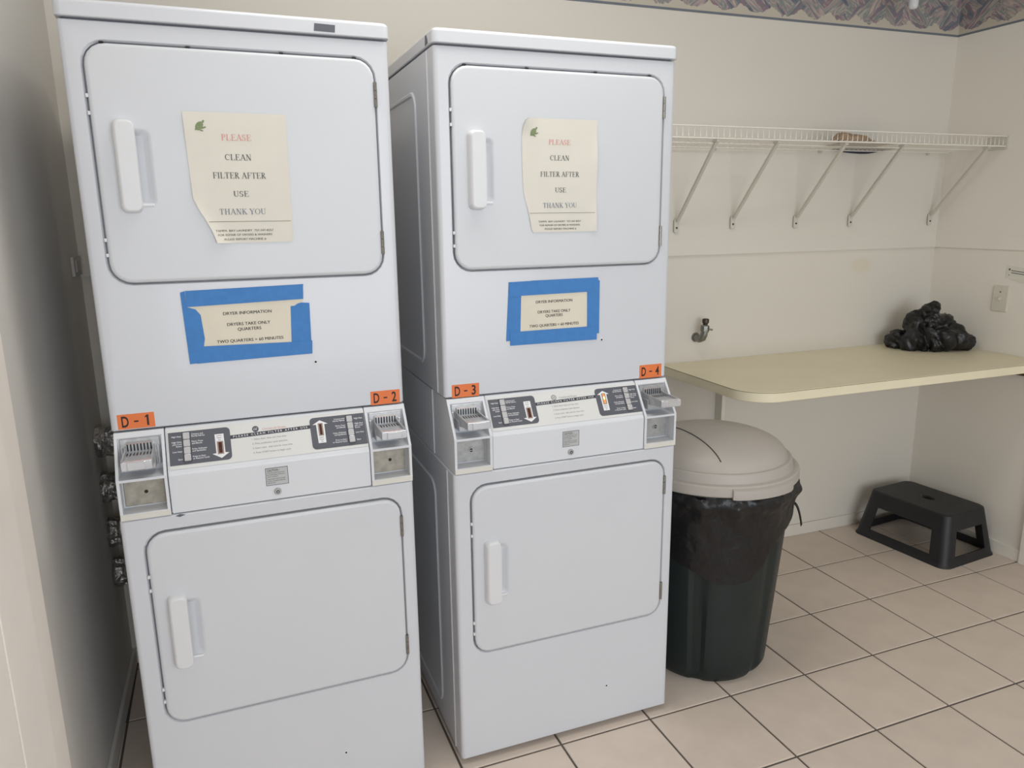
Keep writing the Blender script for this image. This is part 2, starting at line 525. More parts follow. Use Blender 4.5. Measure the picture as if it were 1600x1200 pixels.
# floor: grout bed plus individual ceramic tiles clipped at the walls
bm = bmesh.new()
box(bm, XL - 0.1, 0.1, -5.1, 0.1, -0.06, -0.0035)
floor = structure('floor', bm, 'grout')
GX, GY, P_, GA = -2.1089, -0.9483, 0.3083, 0.0144
ca, sa = math.cos(GA), math.sin(GA)
def clip(poly, axis, val, keep_less):
    out = []
    for i, a in enumerate(poly):
        b = poly[(i + 1) % len(poly)]
        ia = (a[axis] <= val) == keep_less
        ib = (b[axis] <= val) == keep_less
        if ia:
            out.append(a)
        if ia != ib:
            t = (val - a[axis]) / (b[axis] - a[axis])
            out.append((a[0] + t * (b[0] - a[0]), a[1] + t * (b[1] - a[1])))
    return out
G = 0.0036
TILE_T = 0.008
def tile_mesh(poly, cx, cy):
    bm = bmesh.new()
    c = Vector((sum(p[0] for p in poly) / len(poly), sum(p[1] for p in poly) / len(poly)))
    def inset(d):
        out = []
        for p in poly:
            v = Vector(p) - c
            out.append((c.x + v.x - math.copysign(min(d, abs(v.x)), v.x) - cx, c.y + v.y - math.copysign(min(d, abs(v.y)), v.y) - cy))
        return out
    a = inset(0)
    b = inset(0.0018)
    loft(bm, [[(x, y, -TILE_T + 0.002) for x, y in a], [(x, y, -0.0012) for x, y in a], [(x, y, 0.0) for x, y in b]], False, True)
    me = bpy.data.meshes.new('tile')
    bmesh.ops.recalc_face_normals(bm, faces=bm.faces[:])
    bm.to_mesh(me)
    bm.free()
    me.materials.append(M['tile'])
    return me
whole = None
for i in range(-7, 9):
    for j in range(-12, 5):
        cs = []
        for di, dj in ((G / P_, G / P_), (1 - G / P_, G / P_), (1 - G / P_, 1 - G / P_), (G / P_, 1 - G / P_)):
            u, v = (i + di) * P_, (j + dj) * P_
            cs.append((GX + u * ca - v * sa, GY + u * sa + v * ca))
        if max(c[1] for c in cs) < -2.75:
            continue
        poly = cs
        for ax, val, less in ((0, -0.002, True), (0, XL + 0.002, False), (1, -0.002, True)):
            if poly:
                poly = clip(poly, ax, val, less)
        if len(poly) < 3:
            continue
        xs = [p[0] for p in poly]
        ys = [p[1] for p in poly]
        if max(xs) - min(xs) < 0.012 or max(ys) - min(ys) < 0.012:
            continue
        cx = sum(c[0] for c in cs) / 4
        cy = sum(c[1] for c in cs) / 4
        if poly == cs or len(poly) == 4 and all(abs(p[0] - c[0]) + abs(p[1] - c[1]) < 1e-9 for p, c in zip(poly, cs)):
            if whole is None:
                whole = tile_mesh(cs, cx, cy)
            me = whole
        else:
            me = tile_mesh(poly, cx, cy)
        o = bpy.data.objects.new('tile', me)
        o.location = (cx, cy, 0)
        o.parent = floor
        COL.objects.link(o)

bm = bmesh.new()
box(bm, XL - 0.1, 0.1, 0.0, 0.1, -0.06, 2.64)
wall_back = structure('wall_back', bm, 'wall_back')
bm = bmesh.new()
box(bm, 0.0, 0.1, -5.1, 0.0, -0.06, 2.64)
structure('wall_right', bm, 'wall')
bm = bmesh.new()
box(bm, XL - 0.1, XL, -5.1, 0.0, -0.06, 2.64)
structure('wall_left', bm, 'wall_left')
bm = bmesh.new()
box(bm, XL - 0.1, 0.1, -5.1, 0.1, 2.62, 2.70)
structure('ceiling', bm, 'ceiling')
bm = bmesh.new()                                  # front wall with the wide glazed opening the daylight comes through
box(bm, XL, -3.55, -5.1, -5.0, 0, 2.62)
box(bm, -0.65, 0.0, -5.1, -5.0, 0, 2.62)
box(bm, -3.55, -0.65, -5.1, -5.0, 0, 0.42)
box(bm, -3.55, -0.65, -5.1, -5.0, 2.38, 2.62)
structure('wall_front', bm, 'wall')

# chair rail with a soft sloping top on both visible walls
for nm, along in (('trim_1', 'x'), ('trim_2', 'y')):
    bm = bmesh.new()
    prof = [(0.0, 1.383), (0.010, 1.383), (0.012, 1.387), (0.009, 1.405), (0.004, 1.430), (0.0, 1.446)]
    if along == 'x':
        prism_x(bm, [(-d, z) for d, z in prof], XL, -0.0)
    else:
        prism_x(bm, [(d, z) for d, z in prof], -2.6, -0.004)
        bmesh.ops.transform(bm, matrix=Matrix(((0, -1, 0, 0), (1, 0, 0, 0), (0, 0, 1, 0), (0, 0, 0, 1))), verts=bm.verts[:])
    structure(nm, bm, 'wall' if along == 'y' else 'wall_back', smooth=60)
# baseboards
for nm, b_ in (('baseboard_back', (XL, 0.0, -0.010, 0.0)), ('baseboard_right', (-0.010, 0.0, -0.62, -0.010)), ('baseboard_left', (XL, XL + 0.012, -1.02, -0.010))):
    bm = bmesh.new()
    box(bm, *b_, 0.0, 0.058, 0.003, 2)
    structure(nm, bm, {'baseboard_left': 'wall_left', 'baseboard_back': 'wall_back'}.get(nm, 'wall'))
# wallpaper border bands
bm = bmesh.new()
box(bm, XL, 0.0, -0.0012, 0.0, 0.0, 0.288)
o = structure('trim_3', bm, 'border')
o.location = (0, 0, 2.332)
bm = bmesh.new()
box(bm, -0.0012, 0.0, -2.6, -0.0012, 0.0, 0.288)
o = structure('trim_4', bm, 'border')
o.location = (0, 0, 2.332)
# door casing at the near end of each side wall
bm = bmesh.new()
box(bm, XL, XL + 0.020, -1.185, -1.050, 0.0, 2.15, 0.003)
box(bm, XL, XL + 0.032, -1.365, -1.187, 0.0, 2.15, 0.003)
structure('trim_5', bm, 'casing')
bm = bmesh.new()
box(bm, XL + 0.002, XL + 0.03, -2.35, -1.367, 0.0, 2.15, 0.003)
structure('door_1', bm, 'casing')
bm = bmesh.new()
box(bm, -0.018, 0.0, -0.705, -0.622, 0.0, 2.08, 0.003)
structure('trim_6', bm, 'casing')
# upright batten under the counter on the back wall, and the support cleat on the side wall
bm = bmesh.new()
box(bm, -1.232, -1.214, -0.05, 0.0, 0.058, 0.886, 0.002)
structure('trim_7', bm, 'wall')
# outlet box on the wall behind the first dryer column
bm = bmesh.new()
box(bm, XL, XL + 0.010, -0.150, -0.035, 1.392, 1.452, 0.003)
box(bm, XL + 0.008, XL + 0.013, -0.128, -0.060, 1.405, 1.440, 0.002)
tag(finish('outlet_box', bm, 'sill_grey'), 'small grey outlet box on the wall behind the dryer column numbered D-1', 'outlet')

# ------------------------------------------------------------------ stacked dryers
W = 0.686
OFF = 0.0644
H0, H1, H2, H3, H4 = 0.016, 0.8872, 1.0806, 1.9635, 2.002
YB = 0.70
def FM(y):                                         # (x, z, outward) -> front plane at depth y
    return Matrix(((1, 0, 0, 0), (0, 0, -1, y), (0, 1, 0, 0), (0, 0, 0, 1)))
KY, KZ = 0.004, 0.985
SL = math.hypot(OFF - KY, H2 - KZ)
sy_, sz_ = (OFF - KY) / SL, (H2 - KZ) / SL
SM = Matrix(((1, 0, 0, 0), (0, sy_, -sz_, KY), (0, sz_, sy_, KZ), (0, 0, 0, 1)))   # sloping console face: (x, s, outward)

def bead(bm, x, sgn, y0, y1, z0, z1):
    lp = rr(y0, y1, z0, z1, 0.05, 5)
    c = [(x, y, z) for y, z in lp]
    def ring(d, e):
        l2 = rr(y0 + d, y1 - d, z0 + d, z1 - d, 0.05 - d if d < 0.05 else 0.001, 5)
        return [(x + sgn * e, y, z) for y, z in l2]
    loft(bm, [ring(0, -0.001), ring(0.005, 0.004), ring(0.012, 0.004), ring(0.017, -0.001)])
def cabinet(name, parent, yf, z0, z1, hx0, hx1, hz0, hz1):
    bm = bmesh.new()
    hr = 0.047
    hole = rr(hx0, hx1, hz0, hz1, hr)
    hole2 = rr(hx0 - 0.004, hx1 + 0.003, hz0 - 0.003, hz1 + 0.004, hr + 0.003)
    O = lambda d: rr(d, W - d, z0 + d * 0.35, z1 - d * 0.35, 0.004)
    loops = [at_y(hole, yf + 0.020), at_y(hole, yf + 0.005), at_y(hole2, yf), at_y(O(0.012), yf), at_y(O(0.0045), yf + 0.0025), at_y(O(0.001), yf + 0.008), at_y(O(0), yf + 0.014), at_y(O(0), YB)]
    loft(bm, loops, True, True)
    for x, s in ((0.0, -1), (W, 1)):
        bead(bm, x, s, yf + 0.185, YB - 0.06, z0 + 0.055, z1 - 0.075)
        # folded seam behind the front edge
        tube(bm, [(x, yf + 0.062, z0 + 0.004), (x, yf + 0.062, z1 - 0.004)], 0.003, 6)
    return finish(name, bm, 'enamel', parent, 40)
def door(parent, yf, x0, x1, z0, z1, hz0, hz1):
    r = 0.044
    bm = bmesh.new()
    pk = rr(0.108, 0.154, hz0 + 0.012, hz1 - 0.016, 0.016)
    pk2 = rr(0.112, 0.146, hz0 + 0.020, hz1 - 0.024, 0.012)
    pk3 = rr(0.114, 0.136, hz0 + 0.028, hz1 - 0.032, 0.008)
    R = lambda d: rr(x0 + d, x1 - d, z0 + d, z1 - d, r - d)
    loops = [at_y(R(0), yf + 0.018), at_y(R(0), yf + 0.0015), at_y(R(0.0015), yf - 0.0015), at_y(R(0.005), yf - 0.0035), at_y(R(0.009), yf - 0.004), at_y(pk, yf - 0.004), at_y(pk2, yf + 0.0005), at_y(pk3, yf + 0.008)]
    loft(bm, loops, True, True)
    d = finish('door', bm, 'enamel_door', parent, 40)
    for nx in (0.078, 0.245, 0.440, 0.604) if yf > 0.01 else ():
        bm = bmesh.new()
        box(bm, nx - 0.0042, nx + 0.0042, yf + 0.0002, yf + 0.006, z1 - 0.0002, z1 + 0.0036, 0.0008, 1)
        finish('gap_notch', bm, 'steel_dark', d)
    for nz in (z1 - 0.105, z1 - 0.140, z0 + 0.062, z0 + 0.095):
        bm = bmesh.new()
        box(bm, x0 - 0.0052, x0 + 0.0010, yf - 0.0014, yf + 0.008, nz - 0.0042, nz + 0.0042, 0.0016, 2)
        finish('door_bumper', bm, 'plastic_white', d)
    bm = bmesh.new()
    B = lambda q, y: at_y(rr(0.0785 + q, 0.1225 - q * 0.15, hz0 + q * 0.8, hz1 - q * 0.8, 0.015 - q * 0.5), y)
    loft(bm, [B(0, yf - 0.0035), B(0.0008, yf - 0.012), B(0.0025, yf - 0.020), B(0.0055, yf - 0.0245), B(0.0095, yf - 0.0262)], True, True)
    # finger ledge closing the pocket under the bar
    box(bm, 0.112, 0.146, yf - 0.0052, yf + 0.004, hz0 + 0.013, hz0 + 0.021, 0.003)
    finish('handle', bm, 'plastic_white', d, 50)
    for zc in (z1 - 0.078, z0 + 0.075):
        bm = bmesh.new()
        for k in range(3):
            za = zc - 0.028 + k * 0.0190
            tube(bm, [(x1 + 0.0012, yf - 0.0035, za), (x1 + 0.0012, yf - 0.0035, za + 0.018)], 0.0042, 8)
        finish('hinge', bm, 'hinge', d, 40)
    return d
def coin_unit(parent, x0, worn, slid):
    """one coin box of the console: housing, lock plate, slide plate and the coin slide"""
    x1 = x0 + 0.1055
    wall = 0.0065
    bm = bmesh.new()
    side = [(0.0, 0.8885), (0.0, KZ), (OFF, H2 - 0.001), (0.20, H2 - 0.001), (0.20, 0.8885)]
    for a, b in ((x0, x0 + wall), (x1 - wall, x1)):
        prism_x(bm, side, a, b)
    prism_x(bm, [(0.0570, 1.0685), (OFF, H2 - 0.001), (0.20, H2 - 0.001), (0.20, 1.0685)], x0 + wall, x1 - wall)
    prism_x(bm, [(0.0, 0.979), (0.0, KZ), (0.062, KZ + 0.001), (0.062, 0.979)], x0 + wall, x1 - wall)
    prism_x(bm, [(0.0, 0.8885), (0.0, 0.9035), (0.036, 0.9065), (0.20, 0.9065), (0.20, 0.8885)], x0 + wall, x1 - wall)
    box(bm, x0 + wall, x1 - wall, 0.0605, 0.20, 0.979, 1.070)
    box(bm, x0 + wall, x1 - wall, 0.0385, 0.20, 0.9035, 0.9795)
    es = [e for e in bm.edges if e.is_boundary]
    hb = finish('coin_box', bm, ['console', 'cream_edge'], parent, 30)
    # yellowed rim along the bottom edge
    bm = bmesh.new()
    box(bm, x0 + 0.0005, x1 - 0.0005, -0.0012, 0.001, 0.8885, 0.9020, 0.0004, 1)
    finish('bottom_rim', bm, 'cream_edge', hb)
    bm = bmesh.new()
    box(bm, x0 + wall + 0.003, x1 - wall - 0.003, 0.0345, 0.0386, 0.9095, 0.9765, 0.0012, 1)
    finish('lock_plate', bm, 'plate_worn' if worn else 'plate_grey', hb)
    bm = bmesh.new()
    cx = (x0 + x1) / 2 + 0.003
    zc = 0.9415
    if worn:
        tube(bm, [(cx, 0.0348, zc), (cx, 0.0338, zc)], 0.0042, 14, mi=0)
        finish('keyhole', bm, 'steel_dark', hb)
    else:
        tube(bm, [(cx, 0.0348, zc), (cx, 0.0315, zc)], [0.0082, 0.0074], 18, mi=1)
        tube(bm, [(cx, 0.0318, zc), (cx, 0.0311, zc)], 0.0052, 14, mi=0)
        box(bm, cx - 0.0045, cx + 0.0045, 0.0304, 0.0314, zc - 0.001, zc + 0.0012, mi=1)
        finish('keyhole', bm, ['steel_dark', 'steel'], hb)
    cx = (x0 + x1) / 2 - 0.001
    bm = bmesh.new()
    box(bm, x0 + wall + 0.004, x1 - wall - 0.004, 0.0565, 0.0606, 1.000, 1.0655, 0.0012, 1)
    # raised rails and rivets of the slide plate
    for sx in (-1, 1):
        box(bm, cx + sx * 0.038 - 0.003, cx + sx * 0.038 + 0.003, 0.0535, 0.0567, 0.999, 1.046, 0.001, 1)
    for dx in (-0.022, 0.0, 0.022):
        tube(bm, [(cx + dx, 0.0567, 1.0605), (cx + dx, 0.0553, 1.0605)], 0.0018, 8)
    finish('slide_plate', bm, 'steel', hb)
    # coin slide
    bm = bmesh.new()
    hw = 0.0315
    yf = -0.052
    box(bm, cx - hw + 0.0030, cx + hw - 0.0030, yf + 0.004, 0.057, 1.0300, 1.0372, 0.0008, 1)
    box(bm, cx - hw - 0.001, cx + hw + 0.001, 0.018, 0.057, 1.000, 1.0302, 0.0015, 1)
    for sx in (-1, 1):
        xa, xb = sorted((cx + sx * hw, cx + sx * (hw - 0.0040)))
        prism_x(bm, [(yf + 0.002, 1.0220), (yf + 0.002, 1.0420), (0.030, 1.0440), (0.057, 1.0480), (0.057, 1.020), (0.012, 1.0160), (-0.012, 1.0205)], xa, xb)
    prism_x(bm, [(0.047, 1.0365), (0.047, 1.0530), (0.057, 1.0585), (0.057, 1.0365)], cx - hw + 0.0040, cx + hw - 0.0040)
    cs = finish('coin_slide', bm, 'slide_metal', hb)
    bm = bmesh.new()
    R2 = lambda q, y: at_y(rr(cx - hw + q, cx + hw - q, 1.0215 + q, 1.0430 - q, 0.0045 - q * 0.5, 4), y)
    loft(bm, [R2(0.0, yf + 0.006), R2(0.0, yf - 0.001), R2(0.0010, yf - 0.0025), R2(0.0015, yf - 0.0026)], True, True)
    R3 = lambda q, y: at_y(rr(cx - 0.0185 + q, cx + 0.0185 - q, 1.0235 + q, 1.0418 - q, 0.0025 - q * 0.5, 3), y)
    loft(bm, [R3(0.0, yf - 0.0020), R3(0.0, yf - 0.0060), R3(0.0008, yf - 0.0070)], True, True)
    finish('slide_front', bm, 'chrome', hb, 40)
    bm = bmesh.new()
    for k in range(8):
        xx = cx - 0.0245 + k * 0.0070
        box(bm, xx - 0.0014, xx + 0.0014, 0.0458, 0.0476, 1.0385, 1.0545)
        box(bm, xx - 0.0012, xx + 0.0012, 0.012 - 0.002 * (k % 2), 0.032, 1.0362, 1.0376)
    o = finish('coin_slots', bm, 'steel_dark', hb)
    o['kind'] = 'stuff'
    return hb
def control_panel(parent, left, lit):
    """the dark printed panel with four push buttons and the arrow lamp"""
    bm = bmesh.new()
    if left:
        xa, xb = 0.118, 0.2537
        pts = [(xa, 0.0184)] + [(x, s) for x, s in rr(xa, xb, 0.0184, 0.0990, 0.010, 4)][0:10] + [(xa, 0.0990)]
    else:
        xa, xb = 0.4405, 0.5762
        pts = [(xb, 0.0165), (xb, 0.0985)] + [(x, s) for x, s in rr(xa, xb, 0.0165, 0.0985, 0.010, 4)][10:20]
    poly_flat(bm, pts, 0.0003, SM, 0.0006)
    p = finish('control_panel', bm, 'charcoal', parent)
    bx = 0.1495 if left else 0.5308
    so = 0.0 if left else -0.0015
    for k in range(4):
        bm = bmesh.new()
        s0 = 0.0790 - k * 0.01785 + so
        loft(bm, [[SM @ Vector((x, s, d)) for x, s in rr(bx + q, bx + 0.0150 - q, s0 + q, s0 + 0.0164 - q, 0.0018, 2)] for q, d in ((0, 0.0008), (0, 0.0050 + (0.0015 if k == 3 else 0)), (0.0012, 0.0064 + (0.0015 if k == 3 else 0)))], False, True)
        finish('push_button', bm, 'chrome', p)
    bm = bmesh.new()                                # flat dark patch, shade painted round the row of buttons
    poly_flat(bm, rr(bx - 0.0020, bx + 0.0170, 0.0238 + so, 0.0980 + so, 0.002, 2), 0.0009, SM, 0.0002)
    finish('button_shade', bm, 'strip_print', p)
    # arrow with the indicator window
    if left:
        cx, dx = 0.2290, 0.0005
        pts = [(0.2188, 0.0838), (0.2195, 0.0370), (0.2106, 0.0362), (0.2306, 0.0240), (0.2483, 0.0362), (0.2395, 0.0370), (0.2390, 0.0838)]
        win = (0.2225, 0.2368, 0.0340, 0.0655)
        txt = [('Lower', 0.0785), ('Dryer', 0.0730), ('On', 0.0675)]
    else:
        pts = [(0.4560, 0.0318), (0.4553, 0.0800), (0.4465, 0.0802), (0.4651, 0.0908), (0.4842, 0.0802), (0.4755, 0.0800), (0.4748, 0.0318)]
        win = (0.4595, 0.4715, 0.0505, 0.0830)
        txt = [('Upper', 0.0450), ('Dryer', 0.0398), ('On', 0.0346)]
    bm = bmesh.new()
    poly_flat(bm, pts, 0.0009, SM, 0.0003)
    finish('arrow', bm, 'print_white', p)
    bm = bmesh.new()
    poly_flat(bm, [(win[0], win[2]), (win[1], win[2]), (win[1], win[3]), (win[0], win[3])], 0.0012, SM, 0.0006)
    finish('lamp_frame', bm, 'lamp_frame', p)
    bm = bmesh.new()
    i = 0.0032
    poly_flat(bm, [(win[0] + i, win[2] + 0.0025), (win[1] - i, win[2] + 0.0025), (win[1] - i, win[3] - 0.0025), (win[0] + i, win[3] - 0.0025)], 0.0018, SM, 0.0004)
    finish('indicator_lamp', bm, 'lamp_on' if lit else 'lamp_off', p, label='glowing orange indicator lamp' if lit else None)
    if lit:
        bm = bmesh.new()
        c = ((win[0] + win[1]) / 2, (win[2] + win[3]) / 2 + 0.002)
        poly_flat(bm, [(c[0] + 0.0026 * math.cos(a), c[1] + 0.0052 * math.sin(a)) for a in [2 * PI * k / 14 for k in range(14)]], 0.0022, SM, 0.0003)
        finish('lamp_filament', bm, 'lamp_glow', p)
    ink = Ink()
    cxm = (pts[0][0] + pts[-1][0]) / 2
    for t, s in txt:
        ink.add(t, cxm - 0.01, cxm + 0.01, s, 0.0030, SM, 0.0014, keep=True, align='c', bold=0.005)
    ink.done('arrow_lettering', 'print_dark', p)
    ink = Ink()
    ch = 0.0036
    near = [('High Heat', 0.0860), ('High Heat', 0.0725), ('plus Cool', 0.0672), ('Down', 0.0620), ('Low Heat', 0.0490), ('Start', 0.0300)]
    far = [('Cottons and', 0.0890), ('Sturdy Fabrics', 0.0842), ('Perm. Press', 0.0710), ('and Blends', 0.0660), ('Knits, Delicates', 0.0525), ('and Synthetics', 0.0475), ('Press to Start', 0.0340), ('or Resume Cycle', 0.0290)]
    for t, s in near:
        if left:
            ink.add(t, 0.118, bx - 0.0035, s + so, ch, SM, 0.0010, keep=True, align='r', bold=0.012)
        else:
            ink.add(t, bx + 0.0195, 0.575, s + so, ch, SM, 0.0010, keep=True, align='l', bold=0.012)
    for t, s in far:
        if left:
            ink.add(t, bx + 0.0185, 0.21, s + so, ch, SM, 0.0010, keep=True, align='l', bold=0.012)
        else:
            ink.add(t, 0.486, bx - 0.0045, s + so, ch, SM, 0.0010, keep=True, align='r', bold=0.012)
    ink.done('panel_lettering', 'print_white', p)
    return p
def number_sticker(parent, txt, x0, x1, z0, z1, tilt=0.0):
    Mx = FM(OFF) @ Matrix.Translation(((x0 + x1) / 2, (z0 + z1) / 2, 0)) @ Matrix.Rotation(tilt, 4, 'Z')
    hw, hh = (x1 - x0) / 2, (z1 - z0) / 2
    bm = bmesh.new()
    poly_flat(bm, [(-hw, -hh), (hw, -hh), (hw, hh), (-hw, hh)], 0.0001, Mx, 0.0004)
    s = finish('number_sticker', bm, 'orange', parent, label='orange sticker reading ' + txt)
    ink = Ink()
    for ch, a, b in ((txt[0], -0.0305, -0.0155), ('-', -0.0045, 0.0050), (txt[2], 0.0170, 0.0290)):
        if ch == '-':
            ink.poly([(a, -0.0025), (b, -0.0025), (b, 0.0010), (a, 0.0010)], Mx, 0.0007)
        elif ch == '1':
            ink.poly([(0.0222, -0.0125), (0.0266, -0.0125), (0.0266, 0.0130), (0.0235, 0.0130), (0.0188, 0.0092), (0.0188, 0.0060), (0.0222, 0.0080)], Mx, 0.0007)
        else:
            ink.add(ch, a, b, -0.0125, 0.0255, Mx, 0.0007, bold=0.022)
    ink.done('lettering', 'sticker_ink', s, kind=None)
def stack(name, loc, rotz, label, nums, worn, lit, emblem_full, badges):
    t = thing(name, loc, rotz, label, 'dryer')
    cabinet('lower_cabinet', t, 0.0, H0, H1, 0.0452, 0.6500, 0.3474, 0.8502)
    door(t, 0.0, 0.0485, 0.6480, 0.3500, 0.8470, 0.500, 0.691)
    cabinet('upper_cabinet', t, OFF, H2 + 0.002, H3, 0.0380, 0.6500, 1.4178, 1.9228)
    door(t, OFF, 0.0415, 0.6480, 1.4205, 1.9195, 1.572, 1.768)
    # lid
    bm = bmesh.new()
    y0 = OFF - 0.007
    E = lambda d, z: [(x, y, z) for x, y in rr(-0.003 + d, W + 0.003 - d, y0 + d, YB - d, 0.016 - d * 0.5, 5)]
    loft(bm, [E(0.012, H3 + 0.003), E(0.002, H3 + 0.003), E(0, H3 + 0.005), E(0, H4 - 0.010), E(0.0015, H4 - 0.005), E(0.0045, H4 - 0.0016), E(0.010, H4)], True, True)
    finish('lid', bm, 'enamel', t, 40)
    bm = bmesh.new()                                # dark recessed joint between lid and cabinet, and between the tiers
    box(bm, 0.012, W - 0.012, OFF + 0.010, YB - 0.01, H3 - 0.004, H3 + 0.006)
    finish('joint', bm, 'charcoal', t)
    bm = bmesh.new()
    box(bm, 0.010, W - 0.010, 0.016, YB - 0.01, H1 - 0.003, H1 + 0.006)
    finish('joint', bm, 'charcoal', t)
    bm = bmesh.new()
    box(bm, 0.010, W - 0.010, OFF + 0.016, YB - 0.01, H2 - 0.006, H2 + 0.006)
    finish('joint', bm, 'charcoal', t)
    # console: middle section, rear shell, two coin boxes
    bm = bmesh.new()
    prism_x(bm, [(0.0035, 0.8895), (0.0030, 0.979), (KY + 0.0009, KZ - 0.0002), (KY + sy_ * (SL - 0.005) + 0.0009, KZ + sz_ * (SL - 0.005) - 0.0005), (OFF + 0.004, H2 - 0.001), (0.20, H2 - 0.001), (0.20, 0.8895)], 0.1120, 0.5775)
    es = [e for e in bm.edges if abs(e.verts[0].co.x - e.verts[1].co.x) < 1e-6]
    bmesh.ops.bevel(bm, geom=es, offset=0.0015, segments=2, affect='EDGES')
    finish('console', bm, 'console', t, 30)
    bm = bmesh.new()
    box(bm, 0.001, W - 0.001, 0.20, 0.452, 0.8890, H2 - 0.0005, 0.002)
    box(bm, 0.003, W - 0.003, 0.455, YB - 0.004, 0.8890, H2 - 0.0005, 0.002)
    box(bm, 0.114, W - 0.114, 0.12, 0.20, 0.8890, H2 - 0.002)
    finish('console_shell', bm, 'console', t, 30)
    coin_unit(t, 0.0045, worn, 0)
    coin_unit(t, 0.5790, worn, 0)
    # printed face label of the console
    bm = bmesh.new()
    poly_flat(bm, rr(0.1155, 0.5765, 0.0095, 0.1055, 0.002, 2), 0.0, SM, 0.0003)
    face = finish('face_label', bm, 'face_label', t)
    bm = bmesh.new()
    poly_flat(bm, [(0.2535, 0.0680), (0.4405, 0.0722), (0.4405, 0.0812), (0.2535, 0.0770)], 0.0003, SM, 0.0003)
    finish('reminder_strip', bm, 'strip_print', face)
    ink = Ink()
    tl = math.atan2(0.0042, 0.187)
    ink.add('PLEASE CLEAN FILTER AFTER USE', 0.2600, 0.4340, 0.0706, 0.0047, SM, 0.0008, bold=0.01, spacing=1.55, rot=tl)
    ink.done('reminder_lettering', 'print_white', face)
    ink = Ink()
    for txt_, s, x1 in (('1. Select dryer, load, and close door.', 0.0592, 0.3830), ('2. Press pushbutton cycle selection.', 0.0478, 0.3835), ('3. Insert coins.  Add coins for more time.', 0.0365, 0.3945), ('4. Press START button to begin cycle.', 0.0250, 0.3895)):
        ink.add(txt_, 0.3015, x1, s, 0.0042, SM, 0.0005, shear=0.15)
    ink.done('instruction_lettering', 'print_grey', face)
    # round maker's monogram above the strip
    ink = Ink()
    gx, gs = 0.3120, 0.0865
    n = 20
    for k in range(n):
        a0, a1 = 2 * PI * k / n, 2 * PI * (k + 1) / n
        ink.poly([(gx + r * math.cos(a), gs + r * math.sin(a)) for r, a in ((0.0062, a0), (0.0076, a0), (0.0076, a1), (0.0062, a1))], SM, 0.0006)
    if emblem_full:
        ink.poly([(gx + 0.0060 * math.cos(2 * PI * k / 20), gs + 0.0060 * math.sin(2 * PI * k / 20)) for k in range(20)], SM, 0.0005)
    ink.done('emblem', 'strip_print', face, kind=None)
    ink = Ink()
    ink.add('GE', gx - 0.0046, gx + 0.0046, gs - 0.0030, 0.0062, SM, 0.0008, shear=0.25, bold=0.0)
    ink.done('emblem_letters', 'print_white' if emblem_full else 'strip_print', face)
    ink = Ink()
    ink.add('Commercial Dryers', 0.3275, 0.3830, 0.0825, 0.0050, SM, 0.0005, shear=0.2)
    ink.done('title_lettering', 'print_red' if emblem_full else 'print_grey', face)
    control_panel(t, True, False)
    control_panel(t, False, lit)
    # caution label and key lock on the lower face of the console
    F0 = FM(0.0030)
    bm = bmesh.new()
    xa, xb, za, zb = 0.3185, 0.3690, 0.9255, 0.9700
    if emblem_full:
        xa, xb = xa + 0.0055, xb + 0.0075
    poly_flat(bm, [(xa, za), (xb, za), (xb, zb), (xa, zb)], 0.0, F0, 0.0004)
    lab = finish('caution_label', bm, 'strip_print', t)
    bm = bmesh.new()
    poly_flat(bm, [(xa + 0.0012, za + 0.0012), (xb - 0.0012, za + 0.0012), (xb - 0.0012, zb - 0.0012), (xa + 0.0012, zb - 0.0012)], 0.0004, F0, 0.0002)
    finish('label_field', bm, 'label_grey', lab)
    ink = Ink()
    w = xb - xa
    ink.add('CAUTION \u2013', xa + 0.004, xa + 0.034, zb - 0.0090, 0.0056, F0, 0.0008, bold=0.015)
    for k, (tx, f) in enumerate((('THIS MACHINE MUST NOT', 0.92), ('BE OPERATED WITHOUT', 0.92), ('LINT SCREEN.', 0.58), ('DISCONNECT BOTH POWER', 0.92), ('SUPPLY SOURCES BEFORE', 0.92), ('SERVICING.', 0.42))):
        ink.add(tx, xa + 0.004, xa + 0.004 + (w - 0.008) * f, zb - 0.0140 - k * 0.0048 - (0.0012 if k > 2 else 0), 0.0028, F0, 0.0008)
    ink.done('caution_lettering', 'print_dark', lab)
    bm = bmesh.new()
    kx, kz = ((xa + xb) / 2 - 0.001, 0.9095)
    tube(bm, [(kx, 0.0032, kz), (kx, -0.0020, kz), (kx, -0.0032, kz)], [0.0085, 0.0080, 0.0066], 20, mi=0)
    tube(bm, [(kx, -0.0030, kz), (kx, -0.0036, kz)], 0.0040, 14, mi=1)
    tube(bm, [(kx, -0.0034, kz), (kx, -0.0046, kz)], 0.0022, 12, mi=0)
    finish('key_lock', bm, ['steel', 'steel_dark'], t)
    # panel screws: white grommet with a dark middle
    for x, z, y in ((0.4677, 1.2095, OFF), (0.4675, 0.1410, 0.0)):
        bm = bmesh.new()
        tube(bm, [(x, y + 0.001, z), (x, y - 0.0015, z)], [0.0062, 0.0052], 16, mi=0)
        tube(bm, [(x, y - 0.0014, z), (x, y - 0.0020, z)], 0.0027, 12, mi=1)
        finish('panel_screw', bm, ['plastic_white', 'steel_dark'], t)
    for x in (0.06, W - 0.06):
        for y in (0.07, YB - 0.07):
            bm = bmesh.new()
            tube(bm, [(x, y, 0.0), (x, y, 0.008), (x, y, 0.020)], [0.020, 0.018, 0.010], 12)
            finish('leveling_foot', bm, 'steel_dark', t)
    for a in nums:
        number_sticker(t, *a)
    for nm, m, pts, Mx in badges:
        bm = bmesh.new()
        poly_flat(bm, pts, 0.0001, Mx, 0.0004)
        finish(nm, bm, m, t)
    return t

